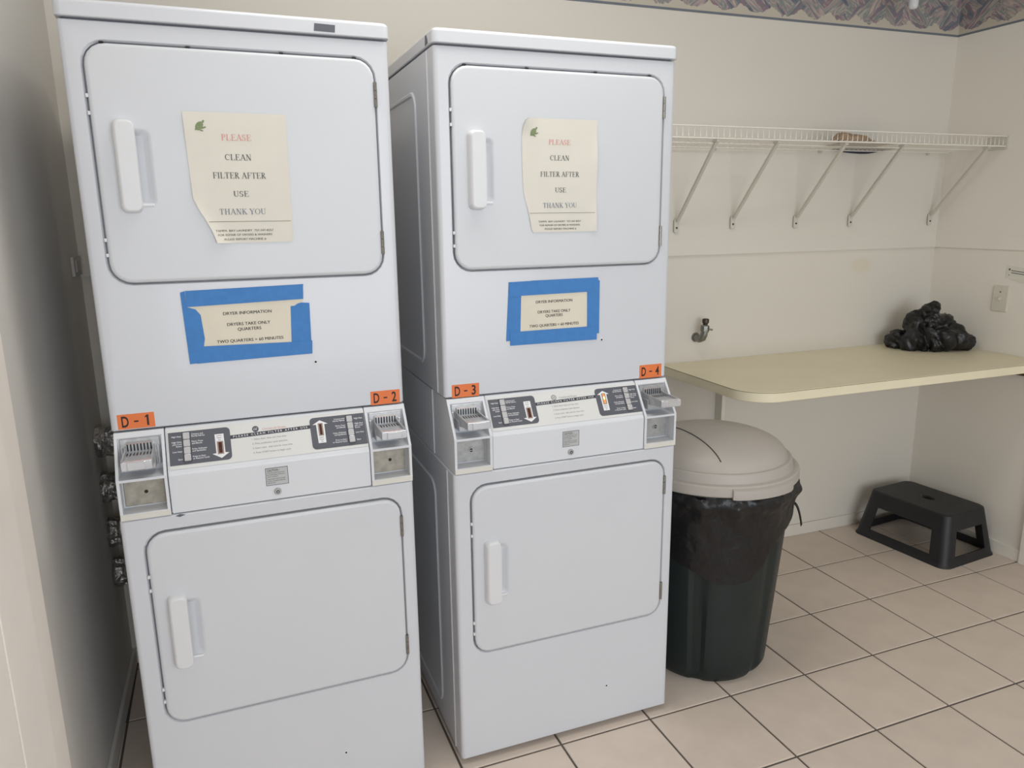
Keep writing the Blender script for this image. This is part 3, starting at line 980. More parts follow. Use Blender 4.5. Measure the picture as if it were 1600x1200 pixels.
S1 = ((-3.5147, -0.9410), 0.0215)
S2 = ((-2.7210, -0.9304), 0.0110)
lid_front = FM(OFF - 0.0070)
stack('stacked_dryer', (*S1[0], 0), S1[1], 'white stacked coin dryer with stickers D-1 and D-2, torn blue tape on its front',
      [('D-1', 0.0158, 0.0935, 1.0870, 1.1222, 0.0), ('D-2', 0.5985, 0.6750, 1.0838, 1.1198, 0.0)], True, False, True,
      [('dark_badge', 'charcoal', [(0.5145, 1.9722), (0.5615, 1.9716), (0.5630, 1.9875), (0.5165, 1.9885)], lid_front),
       ('paint_chip', 'charcoal', [(0.1175, 0.8835), (0.1270, 0.8800), (0.1400, 0.8840), (0.1280, 0.8868)], FM(0.0002))])
lid_side = Matrix(((0, 0, -1, -0.003), (1, 0, 0, 0), (0, 1, 0, 0), (0, 0, 0, 1)))
stack('stacked_dryer', (*S2[0], 0), S2[1], 'white stacked coin dryer with stickers D-3 and D-4, next to the trash can',
      [('D-3', 0.0205, 0.0975, 1.0822, 1.1178, 0.0), ('D-4', 0.5945, 0.6690, 1.0842, 1.1240, 0.0)], False, True, False,
      [('paint_chip', 'charcoal', [(0.100, 1.972), (0.128, 1.970), (0.124, 1.9955), (0.118, 1.990), (0.112, 1.9945)], lid_side)])

# ------------------------------------------------------------------ paper notices and taped cards
def smooth01(x):
    x = max(0.0, min(1.0, x))
    return x * x * (3 - 2 * x)
def notice(base, label, outline_l, outline_r, z0, z1, lift, lines, rule, small, turtle):
    (lx, ly), a = base
    Mx = FM(OFF - 0.0046)
    t = thing('paper_notice', (lx, ly, 0), a, label, 'notice')
    def interp(tab, z):
        tab = sorted(tab)
        for (za, xa), (zb, xb) in zip(tab, tab[1:]):
            if za <= z <= zb:
                return xa + (xb - xa) * (z - za) / (zb - za)
        return tab[0][1] if z < tab[0][0] else tab[-1][1]
    bm = bmesh.new()
    rows = []
    NZ, NX = 40, 22
    for i in range(NZ + 1):
        z = z0 + (z1 - z0) * i / NZ
        xl, xr = interp(outline_l, z), interp(outline_r, z)
        rows.append([bm.verts.new(Mx @ Vector((xl + (xr - xl) * k / NX, z, lift(xl + (xr - xl) * k / NX, z)))) for k in range(NX + 1)])
    for p, q in zip(rows, rows[1:]):
        for k in range(NX):
            bm.faces.new((p[k], p[k + 1], q[k + 1], q[k]))
    finish('sheet', bm, 'paper', t, 60)
    inks = {}
    for txt, x0, x1, zb, cap, m in lines:
        inks.setdefault(m, Ink()).add(txt, x0, x1, zb, cap, Mx, 0.0006, serif=True, bend=lift)
    for txt, x0, x1, zb, cap in small:
        for dx in (-0.00012, 0.00012):
            inks.setdefault('ink_olive', Ink()).add(txt, x0 + dx, x1 + dx, zb, cap, Mx, 0.0006, bend=lift)
    i = inks['ink_olive']
    n = 12
    for k in range(n):
        xa = rule[0] + (rule[1] - rule[0]) * k / n
        xb = rule[0] + (rule[1] - rule[0]) * (k + 1) / n
        i.poly([(xa, rule[2]), (xb, rule[2]), (xb, rule[2] + 0.0011), (xa, rule[2] + 0.0011)], Mx, 0.0006, bend=lift)
    for m, k in inks.items():
        k.done('lettering', m, t)
    # small printed sea turtle: shell, head and flippers
    k = Ink()
    cx, cz = turtle
    def blob(dx, dz, rx, rz, ang):
        c_, s_ = math.cos(ang), math.sin(ang)
        k.poly([(cx + dx + rx * math.cos(q) * c_ - rz * math.sin(q) * s_, cz + dz + rx * math.cos(q) * s_ + rz * math.sin(q) * c_) for q in [2 * PI * w / 14 for w in range(14)]], Mx, 0.0006, bend=lift)
    blob(0, 0, 0.0105, 0.0072, 0.95)
    blob(0.0085, 0.0095, 0.0036, 0.0024, 1.0)
    blob(0.0085, -0.0035, 0.0062, 0.0018, 0.35)
    blob(-0.0065, -0.0060, 0.0040, 0.0018, 0.9)
    blob(0.0030, -0.0090, 0.0052, 0.0015, -0.35)
    k.done('turtle_print', 'ink_green', t)
    return t
def lift1(x, z):
    d = (x - 0.2215) * 0.60 + (z - 1.5035) * 0.44        # distance from the peeling lower corner
    return 0.0006 + 0.020 * (1 - smooth01(d / 0.052)) + 0.0008 * (1 + math.sin(z * 40)) * smooth01((0.26 - x) / 0.03)
notice(S1, 'paper notice on the upper door above the D-1 sticker, its lower corner curled up',
       [(1.5035, 0.2673), (1.530, 0.2590), (1.554, 0.2480), (1.580, 0.2345), (1.604, 0.2250), (1.70, 0.2222), (1.7888, 0.2200)],
       [(1.5035, 0.4300), (1.5065, 0.4345), (1.512, 0.4362), (1.60, 0.4370), (1.7888, 0.4392)], 1.5035, 1.7888, lift1,
       [('PLEASE', 0.2965, 0.3595, 1.7295, 0.0135, 'ink_red'), ('CLEAN', 0.3000, 0.3565, 1.6870, 0.0130, 'ink_dark'), ('FILTER AFTER', 0.2715, 0.3855, 1.6470, 0.0135, 'ink_dark'), ('USE', 0.3115, 0.3440, 1.6070, 0.0125, 'ink_dark'), ('THANK YOU', 0.2780, 0.3785, 1.5672, 0.0130, 'ink_blue')],
       (0.2535, 0.4330, 1.5510),
       [('TAMPA  BAY LAUNDRY  727-347-8257', 0.2660, 0.3920, 1.5290, 0.0046), ('FOR REPAIR OF DRYERS & WASHERS', 0.2705, 0.3885, 1.5195, 0.0046), ('PLEASE REPORT MACHINE #', 0.2830, 0.3745, 1.5095, 0.0046)], (0.2525, 1.7590))
def lift2(x, z):
    a = 0.008 * (1 - smooth01(math.hypot(x - 0.222, z - 1.803) / 0.05))
    b = 0.005 * (1 - smooth01((x - 0.222) / 0.04)) * smooth01((1.60 - z) / 0.08)
    c = 0.004 * (1 - smooth01((0.4436 - x) / 0.02)) * (0.5 + 0.5 * math.sin(z * 38))
    return 0.0006 + a + b + c
notice(S2, 'paper notice on the upper door above the D-3 sticker, its corners rounded by wear',
       [(1.5132, 0.2568), (1.5200, 0.2525), (1.563, 0.2440), (1.6171, 0.2295), (1.70, 0.2265), (1.753, 0.2262), (1.775, 0.2285), (1.790, 0.2335), (1.797, 0.2385), (1.8015, 0.2460)],
       [(1.5132, 0.4436), (1.8015, 0.4436)], 1.5132, 1.8015, lift2,
       [('PLEASE', 0.3022, 0.3645, 1.7370, 0.0128, 'ink_red'), ('CLEAN', 0.3060, 0.3610, 1.6975, 0.0128, 'ink_dark'), ('FILTER AFTER', 0.2785, 0.3912, 1.6560, 0.0130, 'ink_dark'), ('USE', 0.3205, 0.3518, 1.6160, 0.0125, 'ink_dark'), ('THANK YOU', 0.2855, 0.3842, 1.5760, 0.0130, 'ink_blue')],
       (0.2470, 0.4385, 1.5622),
       [('TAMPA  BAY LAUNDRY  727-347-8257', 0.2720, 0.3965, 1.5385, 0.0046), ('FOR REPAIR OF DRYERS & WASHERS', 0.2758, 0.3945, 1.5288, 0.0046), ('PLEASE REPORT MACHINE #', 0.2905, 0.3830, 1.5190, 0.0046)], (0.2585, 1.7670))

def info_card(base, label, paper, strips, lines):
    (lx, ly), a = base
    Mx = FM(OFF)
    t = thing('information_card', (lx, ly, 0), a, label, 'notice')
    bm = bmesh.new()
    poly_flat(bm, paper, 0.0004, Mx, 0.0003)
    finish('card', bm, 'paper_tan', t)
    for k, st in enumerate(strips):
        bm = bmesh.new()
        poly_flat(bm, st, 0.0009 + 0.0004 * k, Mx, 0.0003)
        finish('tape_strip', bm, 'tape', t)
    ink = Ink()
    for txt, x0, x1, zb, cap in lines:
        for dx in (-0.0002, 0.0002):                # two passes thicken the strokes
            ink.add(txt, x0 + dx, x1 + dx, zb, cap, Mx, 0.0010, rot=0.004)
    ink.done('lettering', 'ink_info', t)
info_card(S1, 'dryer information card in torn blue tape with one corner missing, above D-2',
          [(0.186, 1.2400), (0.4480, 1.2400), (0.4480, 1.385), (0.186, 1.385)],
          [[(0.4180, 1.3505), (0.4270, 1.3510), (0.4350, 1.3560), (0.4430, 1.3580), (0.4625, 1.3560), (0.4605, 1.2330), (0.4125, 1.2330)],
           [(0.1768, 1.3945), (0.1870, 1.3975), (0.1885, 1.3605), (0.2060, 1.3545), (0.2155, 1.3410), (0.2195, 1.2850), (0.2155, 1.2670), (0.1985, 1.2285), (0.1818, 1.2274)],
           [(0.1880, 1.3978), (0.4517, 1.4020), (0.4505, 1.3990), (0.4488, 1.3665), (0.1885, 1.3608)],
           [(0.2155, 1.2672), (0.4130, 1.2635), (0.4630, 1.2640), (0.4611, 1.2312), (0.1965, 1.2275)]],
          [('DRYER INFORMATION', 0.2645, 0.3730, 1.3375, 0.0072), ('DRYERS TAKE ONLY', 0.2712, 0.3680, 1.3115, 0.0072), ('QUARTERS', 0.2935, 0.3465, 1.2990, 0.0072), ('TWO QUARTERS = 60 MINUTES', 0.2450, 0.3955, 1.2720, 0.0072)])
info_card(S2, 'dryer information card neatly framed in blue tape, above D-3 and D-4',
          [(0.195, 1.2250), (0.4500, 1.2250), (0.4500, 1.3750), (0.195, 1.3750)],
          [[(0.1870, 1.3840), (0.2235, 1.3840), (0.2185, 1.2260), (0.1775, 1.2255)],
           [(0.4200, 1.3830), (0.4590, 1.3780), (0.4590, 1.2290), (0.4210, 1.2270)],
           [(0.1870, 1.3840), (0.2500, 1.3848), (0.2530, 1.3855), (0.4540, 1.3865), (0.4575, 1.3480), (0.1880, 1.3460)],
           [(0.1885, 1.2495), (0.4515, 1.2505), (0.4515, 1.2114), (0.1890, 1.2125)]],
          [('DRYER INFORMATION', 0.2655, 0.3745, 1.3232, 0.0076), ('DRYERS TAKE ONLY', 0.2708, 0.3690, 1.2955, 0.0076), ('QUARTERS', 0.2938, 0.3455, 1.2845, 0.0076), ('TWO QUARTERS = 60 MINUTES', 0.2460, 0.3948, 1.2580, 0.0076)])

# ------------------------------------------------------------------ foil vent ducts behind the first column
duct_z = (0.868, 0.716, 0.560, 0.418)
duct_txt = ('crinkled foil vent duct behind the D-1 coin box, topmost of four', 'crinkled foil vent duct below the D-1 coin box, second from the top', 'crinkled foil vent duct beside the lower dryer door, third from the top', 'crinkled foil vent duct nearest the floor, lowest of four')
for z, tx in zip(duct_z, duct_txt):
    bm = bmesh.new()
    rows = []
    n, m_ = 28, 44
    for i in range(m_ + 1):
        x = XL + 0.001 + 0.42 * i / m_
        ring = []
        for k in range(n):
            a = 2 * PI * k / n
            p = Vector((x * 30, math.cos(a) * 2.2, math.sin(a) * 2.2 + z * 17))
            r = 0.046 + 0.003 * math.sin(i * PI / 2) + 0.010 * noise.noise(p * 1.4) + 0.007 * noise.noise(p * 3.3)
            ring.append((x, -0.135 + r * math.cos(a), z + r * math.sin(a)))
        rows.append(ring)
    loft(bm, rows, True, True)
    tag(finish('foil_duct', bm, 'foil', None, 25), tx, 'duct', 'foil ducts behind the dryers')

# ------------------------------------------------------------------ counter
ZC = 0.9243
XC, YC = -1.530, -0.6259
def counter_outline(d):
    r = 0.13
    pts = [(-0.001 - 0 * d, -0.001), (XC + d, -0.001)]
    for k in range(13):
        a = PI + (PI / 2) * k / 12
        pts.append((XC + r + (r - d) * math.cos(a), YC + r + (r - d) * math.sin(a)))
    pts.append((-0.001, YC + d))
    return pts
t = thing('folding_counter', (0, 0, 0), 0, 'almond laminate wall counter with one rounded corner under the wire shelf', 'counter')
bm = bmesh.new()
loft(bm, [[(x, y, z) for x, y in counter_outline(d)] for d, z in ((0.003, 0.886), (0.0, 0.888), (0.0, ZC - 0.0012), (0.0008, ZC - 0.0012))], True, True)
finish('edge_band', bm, 'counter', t, 30)
bm = bmesh.new()
loft(bm, [[(x, y, z) for x, y in counter_outline(d)] for d, z in ((0.0006, ZC - 0.0012), (0.0006, ZC - 0.0002), (0.0016, ZC))], False, True)
finish('laminate_top', bm, 'counter', t, 30)
bm = bmesh.new()
o_ = counter_outline(-0.0002)[1:]
tube(bm, [(x, y, ZC - 0.0022) for x, y in o_[:-1]] + [(-0.002, YC - 0.0002, ZC - 0.0022)], 0.0009, 5)
finish('laminate_seam', bm, 'laminate_seam', t)
bm = bmesh.new()
box(bm, -0.024, -0.001, -0.60, -0.30, 0.846, 0.886, 0.002)
finish('support_cleat', bm, 'woodcleat', t, label='dark brown wooden cleat')

# ------------------------------------------------------------------ wire shelf with braces
ZS = 1.822
YS = -0.305
t = thing('wire_shelf', (0, 0, ZS), 0, 'white ventilated wire shelf on slanting braces along the back wall', 'shelf')
t.rotation_euler = (-0.020, 0, 0)
x0s = -1.98
bm = bmesh.new()
x = x0s
while x < -0.004:
    tube(bm, [(x, -0.022, 0.003), (x, YS + 0.002, 0.003), (x, YS, 0.005), (x, YS, 0.040)], 0.0016, 5)
    x += 0.0254
o = finish('deck_wires', bm, 'wire', t, 60)
o['kind'] = 'stuff'
for y, z in ((-0.021, -0.001), (YS + 0.002, -0.001), (YS, 0.041), (-0.155, -0.001)):
    bm = bmesh.new()
    tube(bm, [(x0s, y, z), (-0.003, y, z)], 0.0030 if z < 0.02 else 0.0026, 8)
    finish('rod', bm, 'wire', t, 60)
for xb, zl in ((-1.473, 1.497), (-1.193, 1.508), (-0.859, 1.506), (-0.550, 1.507), (-0.063, 1.506)):
    bm = bmesh.new()
    A = Vector((xb, -0.010, zl + 0.030 - ZS))
    B = Vector((xb, -0.262, -0.006))
    d = (B - A).normalized()
    up = Vector((0, d.z, -d.y))
    w, h = 0.0062, 0.0060
    loft(bm, [[p + Vector((sx * w, 0, 0)) + up * (sz * h) for sx, sz in ((-1, -1), (1, -1), (1, 0.2), (0.75, 1), (-0.75, 1), (-1, 0.2))] for p in (A, A + d * 0.01, B - d * 0.01, B)], True, True)
    box(bm, xb - 0.008, xb + 0.008, -0.275, -0.245, -0.010, 0.000, 0.002)
    bx_ = rr(xb - 0.0115, xb + 0.0115, zl - 0.018 - ZS, zl + 0.036 - ZS, 0.007, 3)
    loft(bm, [at_y(bx_, -0.0002), at_y(bx_, -0.004), at_y(rr(xb - 0.0105, xb + 0.0105, zl - 0.017 - ZS, zl + 0.035 - ZS, 0.006, 3), -0.005)], True, True)
    br = finish('support_brace', bm, 'brace', t, 30)
    bm = bmesh.new()
    tube(bm, [(xb, -0.004, zl + 0.002 - ZS), (xb, -0.0075, zl + 0.002 - ZS)], [0.0045, 0.0036], 10)
    finish('screw', bm, 'screw', br)
for xc in (-1.30, -0.75, -0.115):
    bm = bmesh.new()
    box(bm, xc - 0.007, xc + 0.007, -0.012, -0.0004, -0.012, 0.006, 0.003)
    tube(bm, [(xc, -0.010, -0.006), (xc, -0.0135, -0.006)], 0.003, 8)
    finish('wall_clip', bm, 'brace', t)
bm = bmesh.new()
box(bm, -0.006, -0.0006, YS - 0.006, YS + 0.09, -0.014, 0.044, 0.002)
finish('end_bracket', bm, 'brace', t)

# things lying on the shelf
bm = bmesh.new()
rows = []
for i in range(25):                                 # its rear edge droops behind the back rod
    u = i / 24
    x = -0.700 + 0.300 * u
    dr = (math.sin(PI * min(1.0, u / 0.62) / 2) if u < 0.62 else math.cos(PI * (u - 0.62) / 0.76)) ** 0.8
    w = 0.085 + 0.045 * math.sin(PI * u)
    top = [(-w, 0.005), (-0.040, 0.005), (-0.018, 0.0045), (-0.009, 0.000), (-0.0045, -0.016 * dr)]
    bot = [(-0.0075, -0.016 * dr - 0.001), (-0.0125, -0.0015), (-0.020, 0.0015), (-0.040, 0.0012), (-w, 0.0012)]
    rows.append([(x, y, z) for y, z in top + bot])
loft(bm, rows, True, True)
tag(finish('folder', bm, 'navy', None, 30, loc=(0, 0, ZS + 0.0046)), 'dark navy folder lying flat on the wire shelf, its edge drooping behind the back rod', 'folder')
bm = bmesh.new()
rows = []
nx, ny = 22, 12
for i in range(nx + 1):
    row = []
    for j in range(ny + 1):
        u, v = i / nx, j / ny
        x = -0.865 + 0.285 * u
        y = -0.270 + 0.130 * v
        prof = 0.034 * smooth01(u / 0.12) * (1 - smooth01((u - 0.38) / 0.30)) + 0.010 * (1 - u)
        e = math.sin(PI * v) ** 0.6
        h = prof * e * (0.75 + 0.7 * abs(noise.noise(Vector((u * 7, v * 5, 2.1)))))
        row.append((x + 0.012 * noise.noise(Vector((u * 5, v * 5, 7))), y + 0.012 * noise.noise(Vector((u * 5, v * 5, 3))), max(0.001, h) + 0.001))
    rows.append(row)
loft(bm, rows, closed=False)
bo = [list(r) for r in rows]
loft(bm, [[(p[0], p[1], 0.0) for p in r] for r in rows], closed=False)
tag(finish('paper_bag', bm, 'brown', None, 25, loc=(0, 0, ZS + 0.0095)), 'crumpled brown paper bag behind the lip of the wire shelf', 'bag')

# ------------------------------------------------------------------ water valve stub, switch, card, pull cord
t = thing('pipe_valve', (-1.345, 0, 1.03), 0, 'tarnished angle valve sticking out of the back wall above the counter', 'valve')
bm = bmesh.new()
tube(bm, [(-0.006, 0.0, 0.0), (-0.006, -0.006, 0.0)], [0.021, 0.018], 20)
tube(bm, [(-0.006, -0.006, 0), (-0.005, -0.030, -0.004), (-0.002, -0.046, 0.004), (0.001, -0.051, 0.018), (0.003, -0.052, 0.034)], [0.0150, 0.0155, 0.0165, 0.0160, 0.0150], 18)
finish('elbow', bm, 'brass', t, 50)
bm = bmesh.new()
tube(bm, [(0.003, -0.052, 0.030), (0.0038, -0.052, 0.036), (0.0045, -0.052, 0.056), (0.005, -0.052, 0.060)], [0.0175, 0.0190, 0.0190, 0.0150], 8)
tube(bm, [(0.010, -0.060, 0.044), (0.030, -0.072, 0.040)], 0.0042, 8)
finish('nut', bm, 'brass', t, 30)
bm = bmesh.new()
tube(bm, [(0.005, -0.052, 0.058), (0.0055, -0.052, 0.066), (0.006, -0.052, 0.070), (0.007, -0.052, 0.084), (0.007, -0.052, 0.087)], [0.0100, 0.0105, 0.0145, 0.0145, 0.0110], 16)
finish('cap', bm, 'screw', t, 40)

t = thing('light_switch', (0, -0.3675, 1.168), 0, 'ivory light switch plate on the side wall over the counter', 'switch')
bm = bmesh.new()
Q = lambda d, x: [(x, y, z) for y, z in rr(-0.036 + d, 0.036 - d, -0.058 + d, 0.058 - d, 0.004, 3)]
loft(bm, [Q(0, -0.0004), Q(0, -0.004), Q(0.003, -0.0065)], True, True)
finish('plate', bm, 'switch', t)
bm = bmesh.new()
prism_x(bm, [(-0.005, -0.011), (0.005, -0.011), (0.005, 0.011), (-0.005, 0.011)], -0.0075, -0.006)
box(bm, -0.017, -0.006, -0.0035, 0.0035, -0.006, 0.004, 0.001)
finish('toggle', bm, 'switch', t)
for dz in (0.030, -0.030):
    bm = bmesh.new()
    tube(bm, [(-0.006, 0, dz), (-0.0078, 0, dz)], 0.0028, 10)
    finish('screw', bm, 'screw' if dz > 0 else 'switch', t)

t = thing('wall_card', (-0.001, 0, 0), 0, 'small cream card with lines of print, pinned to the side wall above the switch', 'card')
Mw = Matrix(((0, 0, -1, -0.0004), (-1, 0, 0, 0), (0, 1, 0, 0), (0, 0, 0, 1)))     # (towards camera along the wall, z, off the wall)
bm = bmesh.new()
poly_flat(bm, [(0.382, 1.3140), (0.560, 1.2960), (0.566, 1.2180), (0.380, 1.2620)], 0.0002, Mw, 0.0004)
finish('card', bm, 'paper', t)
ink = Ink()
ink.poly([(0.3935 + 0.0048 * math.cos(2 * PI * k / 12), 1.2990 + 0.0048 * math.sin(2 * PI * k / 12)) for k in range(12)], Mw, 0.0010)
ink.poly([(0.3935 + 0.0025 * math.cos(2 * PI * k / 10), 1.2745 + 0.0025 * math.sin(2 * PI * k / 10)) for k in range(10)], Mw, 0.0010)
ink.poly([(0.402, 1.2965), (0.540, 1.2845), (0.540, 1.2810), (0.402, 1.2930)], Mw, 0.0010)
ink.poly([(0.403, 1.2870), (0.540, 1.2750), (0.540, 1.2715), (0.403, 1.2835)], Mw, 0.0010)
ink.done('print', 'ink_dark', t)

t = thing('pull_cord', (-0.470, -0.17, 2.375), 0, 'white rounded pull cord knob hanging before the wallpaper border', 'cord')
bm = bmesh.new()
lathe(bm, [(0.003, 0.0), (0.013, 0.002), (0.0185, 0.010), (0.019, 0.020), (0.018, 0.060), (0.010, 0.072), (0.003, 0.074)], 20, True, True)
finish('knob', bm, 'plastic_white', t, 50)
bm = bmesh.new()
tube(bm, [(0, 0, 0.072), (0, 0, 0.246)], 0.0018, 6)
finish('string', bm, 'plastic_white', t)

# ------------------------------------------------------------------ trash can with liner
TX, TY = -1.730, -0.680
def can_r(z):
    return 0.212 + (0.268 - 0.212) * z / 0.70
t = thing('trash_can', (TX, TY, 0), 0, 'dark green ribbed trash can with a domed taupe lid beside the dryers', 'trash can')
bm = bmesh.new()
n = 96
rows = []
for z in (0.0, 0.012, 0.03, 0.06, 0.10, 0.2, 0.35, 0.5, 0.62, 0.70):
    ring = []
    for k in range(n):
        a = 2 * PI * k / n
        f = abs(math.sin(3 * (a + 2.27)))
        rib = 0.012 * smooth01((f - 0.25) / 0.10)
        r = can_r(z) - 0.011 + rib * (1 if z > 0.02 else 0.5) - (0.012 if z == 0.0 else (0.003 if z < 0.02 else 0))
        ring.append((r * math.cos(a), r * math.sin(a), z))
    rows.append(ring)
loft(bm, rows, True, False)
finish('body', bm, 'can', t, 30)
bm = bmesh.new()
prof = [(0.276, 0.700), (0.284, 0.698), (0.2865, 0.702), (0.2850, 0.728), (0.2810, 0.7330), (0.2665, 0.7350), (0.2650, 0.7380), (0.2600, 0.7610), (0.2560, 0.7640), (0.2470, 0.7640)]
for k in range(1, 15):
    a = (PI / 2) * k / 14
    prof.append((max(0.002, 0.244 * math.cos(a) ** 0.92), 0.764 + 0.082 * math.sin(a) ** 0.95))
lathe(bm, prof, 72, False, True)
L_ = finish('lid', bm, 'lid', t, 32)
def dome_z(x, y):
    r = math.hypot(x, y)
    for (ra, za), (rb, zb) in zip(prof[9:], prof[10:]):
        if rb <= r <= ra:
            return za + (zb - za) * (ra - r) / (ra - rb + 1e-9)
    return 0.846
bm = bmesh.new()                                   # flap seam across the dome
pts = []
for k in range(27):
    s = k / 26
    x, y = -0.110 + 0.006 * math.sin(s * PI), -0.218 + 0.46 * s
    if math.hypot(x, y) < 0.243:
        pts.append((x, y, dome_z(x, y) + 0.0004))
tube(bm, pts, 0.0022, 6)
finish('flap_seam', bm, 'print_dark', L_)
bm = bmesh.new()                                   # grip tab on the rim
rows = []
for k in range(13):
    a = math.radians(-112 + 46 * k / 12)
    e = 0.004 if k in (0, 12) else 0.0
    rows.append([((r - e) * math.cos(a), (r - e) * math.sin(a), z) for r, z in ((0.280, 0.694), (0.298, 0.694), (0.300, 0.700), (0.298, 0.722), (0.290, 0.7270), (0.280, 0.7270))])
loft(bm, rows, True, True)
finish('grip_tab', bm, 'lid', L_, 40)
# bag lining the can, folded over its rim
def liner_bottom(a):
    d = math.degrees(a) % 360
    tab = [(0, 0.55), (60, 0.52), (120, 0.50), (180, 0.48), (210, 0.455), (225, 0.425), (238, 0.395), (255, 0.385), (268, 0.400), (276, 0.44), (284, 0.495), (296, 0.535), (312, 0.565), (330, 0.575), (345, 0.565), (360, 0.55)]
    for (a0, z0), (a1, z1) in zip(tab, tab[1:]):
        if a0 <= d <= a1:
            return z0 + (z1 - z0) * (d - a0) / (a1 - a0)
    return 0.5
bm = bmesh.new()
n, m_ = 220, 34
rows = []
for i in range(m_ + 1):
    ring = []
    for k in range(n):
        a = 2 * PI * k / n
        zb = liner_bottom(a) + 0.010 * noise.noise(Vector((math.cos(a) * 7, math.sin(a) * 7, 1.0)))
        z = 0.699 + (zb - 0.699) * i / m_
        s = i / m_
        q = Vector((math.cos(a) * 4, math.sin(a) * 4, z * 9))
        crk = smooth01((z - 0.605) / 0.05)
        wr = abs(noise.noise(q * 1.3)) * (0.0065 + 0.0085 * crk) + abs(noise.noise(q * 3.1 + Vector((5, 0, 0)))) * (0.0015 + 0.0085 * crk)
        fold = 0.011 * (1 - abs(math.sin(a * 7 + 2 * noise.noise(Vector((a, z * 3, 0)))))) * smooth01((0.66 - abs(z - 0.64) * 8) / 0.66)
        sag = 0.010 * math.exp(-((z - 0.665) / 0.018) ** 2)
        flare = 0.007 * smooth01((s - 0.55) / 0.45) * smooth01(math.cos(a + 0.35) * 1.5)
        tight = 0.35 if z < 0.50 else 1.0
        r = can_r(z) + 0.0055 + wr * tight + fold + sag + flare
        if z > 0.69:
            r = min(r, 0.2755)
        ring.append((r * math.cos(a), r * math.sin(a), z))
    rows.append(ring)
loft(bm, rows)
t2 = thing('bin_liner', (TX, TY, 0), 0, 'black plastic bag lining the trash can, folded down over its rim', 'bag')
finish('bag_skirt', bm, 'bagfilm', t2, 55)
bm = bmesh.new()                                   # loose tie hanging off the side
A = math.radians(-37)
pts = []
for k in range(9):
    s = k / 8
    pts.append(((0.266 + 0.040 * s ** 0.6) * math.cos(A + 0.03 * s), (0.266 + 0.040 * s ** 0.6) * math.sin(A + 0.03 * s), 0.600 - 0.085 * s ** 1.6))
rows = []
for k, p in enumerate(pts):
    w = 0.008 - 0.004 * k / 8
    rows.append([(p[0] - w * math.sin(A), p[1] + w * math.cos(A), p[2]), (p[0] + 0.004, p[1], p[2] + 0.003), (p[0] + w * math.sin(A), p[1] - w * math.cos(A), p[2]), (p[0] - 0.003, p[1], p[2] - 0.003)])
loft(bm, rows, True, True)
finish('tie', bm, 'bagfilm', t2, 50)

# ------------------------------------------------------------------ crumpled bag heaped on the counter
bm = bmesh.new()
blobs = [((-0.301, -0.105, 0.962), 0.050), ((-0.301, -0.185, 0.962), 0.046), ((-0.262, -0.200, 0.985), 0.062), ((-0.255, -0.170, 1.045), 0.060), ((-0.205, -0.190, 1.055), 0.068), ((-0.214, -0.195, 1.100), 0.040), ((-0.192, -0.200, 1.125), 0.024),
         ((-0.160, -0.225, 1.035), 0.056), ((-0.180, -0.250, 0.985), 0.062), ((-0.120, -0.255, 0.990), 0.054), ((-0.118, -0.270, 0.985), 0.056), ((-0.080, -0.280, 0.965), 0.040), ((-0.042, -0.290, 0.952), 0.022), ((-0.230, -0.230, 0.955), 0.055), ((-0.18, -0.14, 0.98), 0.07)]
for c, r in blobs:
    bmesh.ops.create_icosphere(bm, subdivisions=3, radius=r, matrix=Matrix.Translation(c))
me = bpy.data.meshes.new('tmp')
bm.to_mesh(me)
bm.free()
tmp = bpy.data.objects.new('tmp', me)
COL.objects.link(tmp)
rm = tmp.modifiers.new('r', 'REMESH')
rm.mode = 'VOXEL'
rm.voxel_size = 0.0058
dg = bpy.context.evaluated_depsgraph_get()
me2 = bpy.data.meshes.new_from_object(tmp.evaluated_get(dg))
bpy.data.objects.remove(tmp)
bm = bmesh.new()
bm.from_mesh(me2)
bm.normal_update()
moves = []
for v in bm.verts:
    p = v.co * 13
    q = v.co * 30
    w = Vector((noise.noise(v.co * 9 + Vector((3, 1, 4))), noise.noise(v.co * 9 + Vector((9, 2, 6))), noise.noise(v.co * 9 + Vector((5, 3, 5)))))
    d = 0.022 * (0.45 - abs(noise.noise(p + w * 1.5)) * 1.6) + 0.007 * (0.4 - abs(noise.noise(q + w * 2)) * 1.6) - 0.004
    moves.append(v.co + v.normal * d)
for v, c in zip(bm.verts, moves):
    v.co = c
    v.co.z = max(v.co.z, ZC + 0.0008)
    v.co.x = min(v.co.x, -0.003)
    v.co.y = min(v.co.y, -0.003)
tag(finish('trash_bag', bm, 'bagfilm2', None, 40), 'crumpled black plastic bag heaped in the corner of the counter', 'bag')

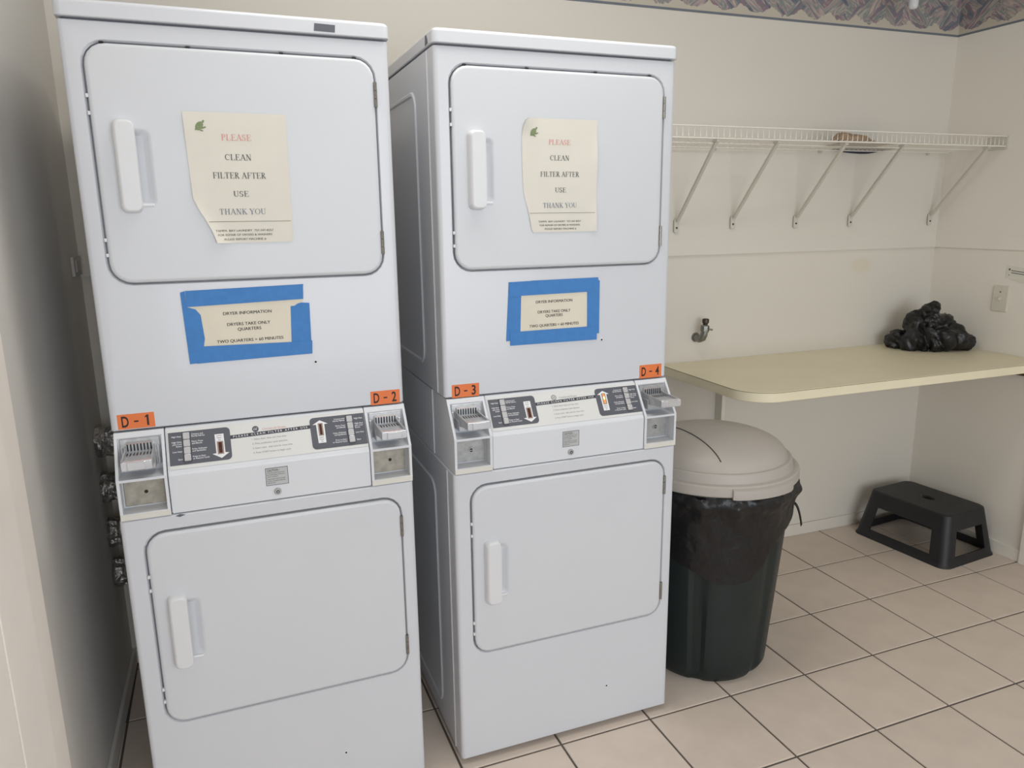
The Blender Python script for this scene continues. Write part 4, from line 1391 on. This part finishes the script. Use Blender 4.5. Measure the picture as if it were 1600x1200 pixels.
# ------------------------------------------------------------------ step stool
t = thing('step_stool', (-0.222, -0.295, 0), math.radians(6), 'black plastic step stool with open sides on the floor in the corner', 'stool')
SH = 0.222
def stool_pt(a, tt, off=0.0):
    """point of the stool's outer wall: a in 0..4 runs round the four sides, tt 0 (top) .. 1 (floor)"""
    hx = 0.140 + (0.183 - 0.140) * tt + off
    hy = 0.205 + (0.240 - 0.205) * tt + off
    r = 0.045
    lp = rr(-hx, hx, -hy, hy, r + off * 0.5, 8)
    return lp
NS = 10                                             # straight subdivisions per side
def ring(tt, off=0.0):
    hx = 0.140 + 0.043 * tt + off
    hy = 0.205 + 0.035 * tt + off
    r = 0.040 + off
    out = []
    cs = ((hx - r, -hy + r, -90), (hx - r, hy - r, 0), (-hx + r, hy - r, 90), (-hx + r, -hy + r, 180))
    for q in range(4):
        cx, cy, a0 = cs[q]
        for k in range(7):
            a = math.radians(a0 + 15 * k)
            out.append((cx + r * math.cos(a), cy + r * math.sin(a)))
        nx_, ny_, b0 = cs[(q + 1) % 4]
        ea = math.radians(a0 + 90)
        p0 = (cx + r * math.cos(ea), cy + r * math.sin(ea))
        p1 = (nx_ + r * math.cos(ea), ny_ + r * math.sin(ea))
        for k in range(1, NS):
            out.append((p0[0] + (p1[0] - p0[0]) * k / NS, p0[1] + (p1[1] - p0[1]) * k / NS))
    return out
NR = 7 + NS - 1
def zt(tt):
    return SH * (1 - tt)
def wall_piece(name, idx, t0, t1, m):
    """part of the hollow wall: ring indices idx (consecutive), heights t0..t1, 6 mm thick"""
    bm = bmesh.new()
    full = len(idx) >= 4 * NR
    steps = 6
    outer, inner = [], []
    for i in range(steps + 1):
        tt = t0 + (t1 - t0) * i / steps
        fl = 0.006 * smooth01((tt - 0.93) / 0.07)
        ro, ri = ring(tt, fl), ring(tt, -0.006)
        outer.append([(*ro[k % (4 * NR)], zt(tt)) for k in idx])
        inner.append([(*ri[k % (4 * NR)], zt(tt)) for k in idx])
    A_ = [[bm.verts.new(p) for p in r] for r in outer]
    B_ = [[bm.verts.new(p) for p in r] for r in inner]
    n_ = len(idx)
    rng = range(n_ if full else n_ - 1)
    for V, in ((A_,), (B_,)):
        for a, b in zip(V, V[1:]):
            for k in rng:
                bm.faces.new((a[k], a[(k + 1) % n_], b[(k + 1) % n_], b[k]))
    for V, W_ in ((A_[0], B_[0]), (A_[-1], B_[-1])):
        for k in rng:
            bm.faces.new((V[k], V[(k + 1) % n_], W_[(k + 1) % n_], W_[k]))
    if not full:
        for k in (0, n_ - 1):
            for i in range(steps):
                bm.faces.new((A_[i][k], A_[i + 1][k], B_[i + 1][k], B_[i][k]))
    return finish(name, bm, m, t, 40)
allidx = list(range(4 * NR))
wall_piece('apron', allidx, 0.0, 0.30, 'stool')
wall_piece('base_frame', allidx, 0.82, 1.0, 'stool')
for q in range(4):
    idx = [(q * NR + k) % (4 * NR) for k in range(-1, 7 + 1)]
    wall_piece('leg', idx, 0.30, 0.82, 'stool')
bm = bmesh.new()
R0 = [(x, y, SH - 0.004) for x, y in ring(0, 0.0)]
def shr(f, z):
    return [(x * f, y * f, z) for x, y in ring(0, 0.0)]
hole_o = []
rg = ring(0)
for x, y in rg:
    a = math.atan2(y / 0.205, x / 0.14)
    hole_o.append((0.020 * math.cos(a), 0.040 * math.sin(a)))
loft(bm, [R0, shr(0.992, SH + 0.003), shr(0.965, SH + 0.006), shr(0.90, SH + 0.0065), [(x, y, SH + 0.0065) for x, y in hole_o], [(x * 0.9, y * 0.9, SH - 0.004) for x, y in hole_o], shr(0.95, SH - 0.004)])
finish('top', bm, 'stool_top', t, 40)
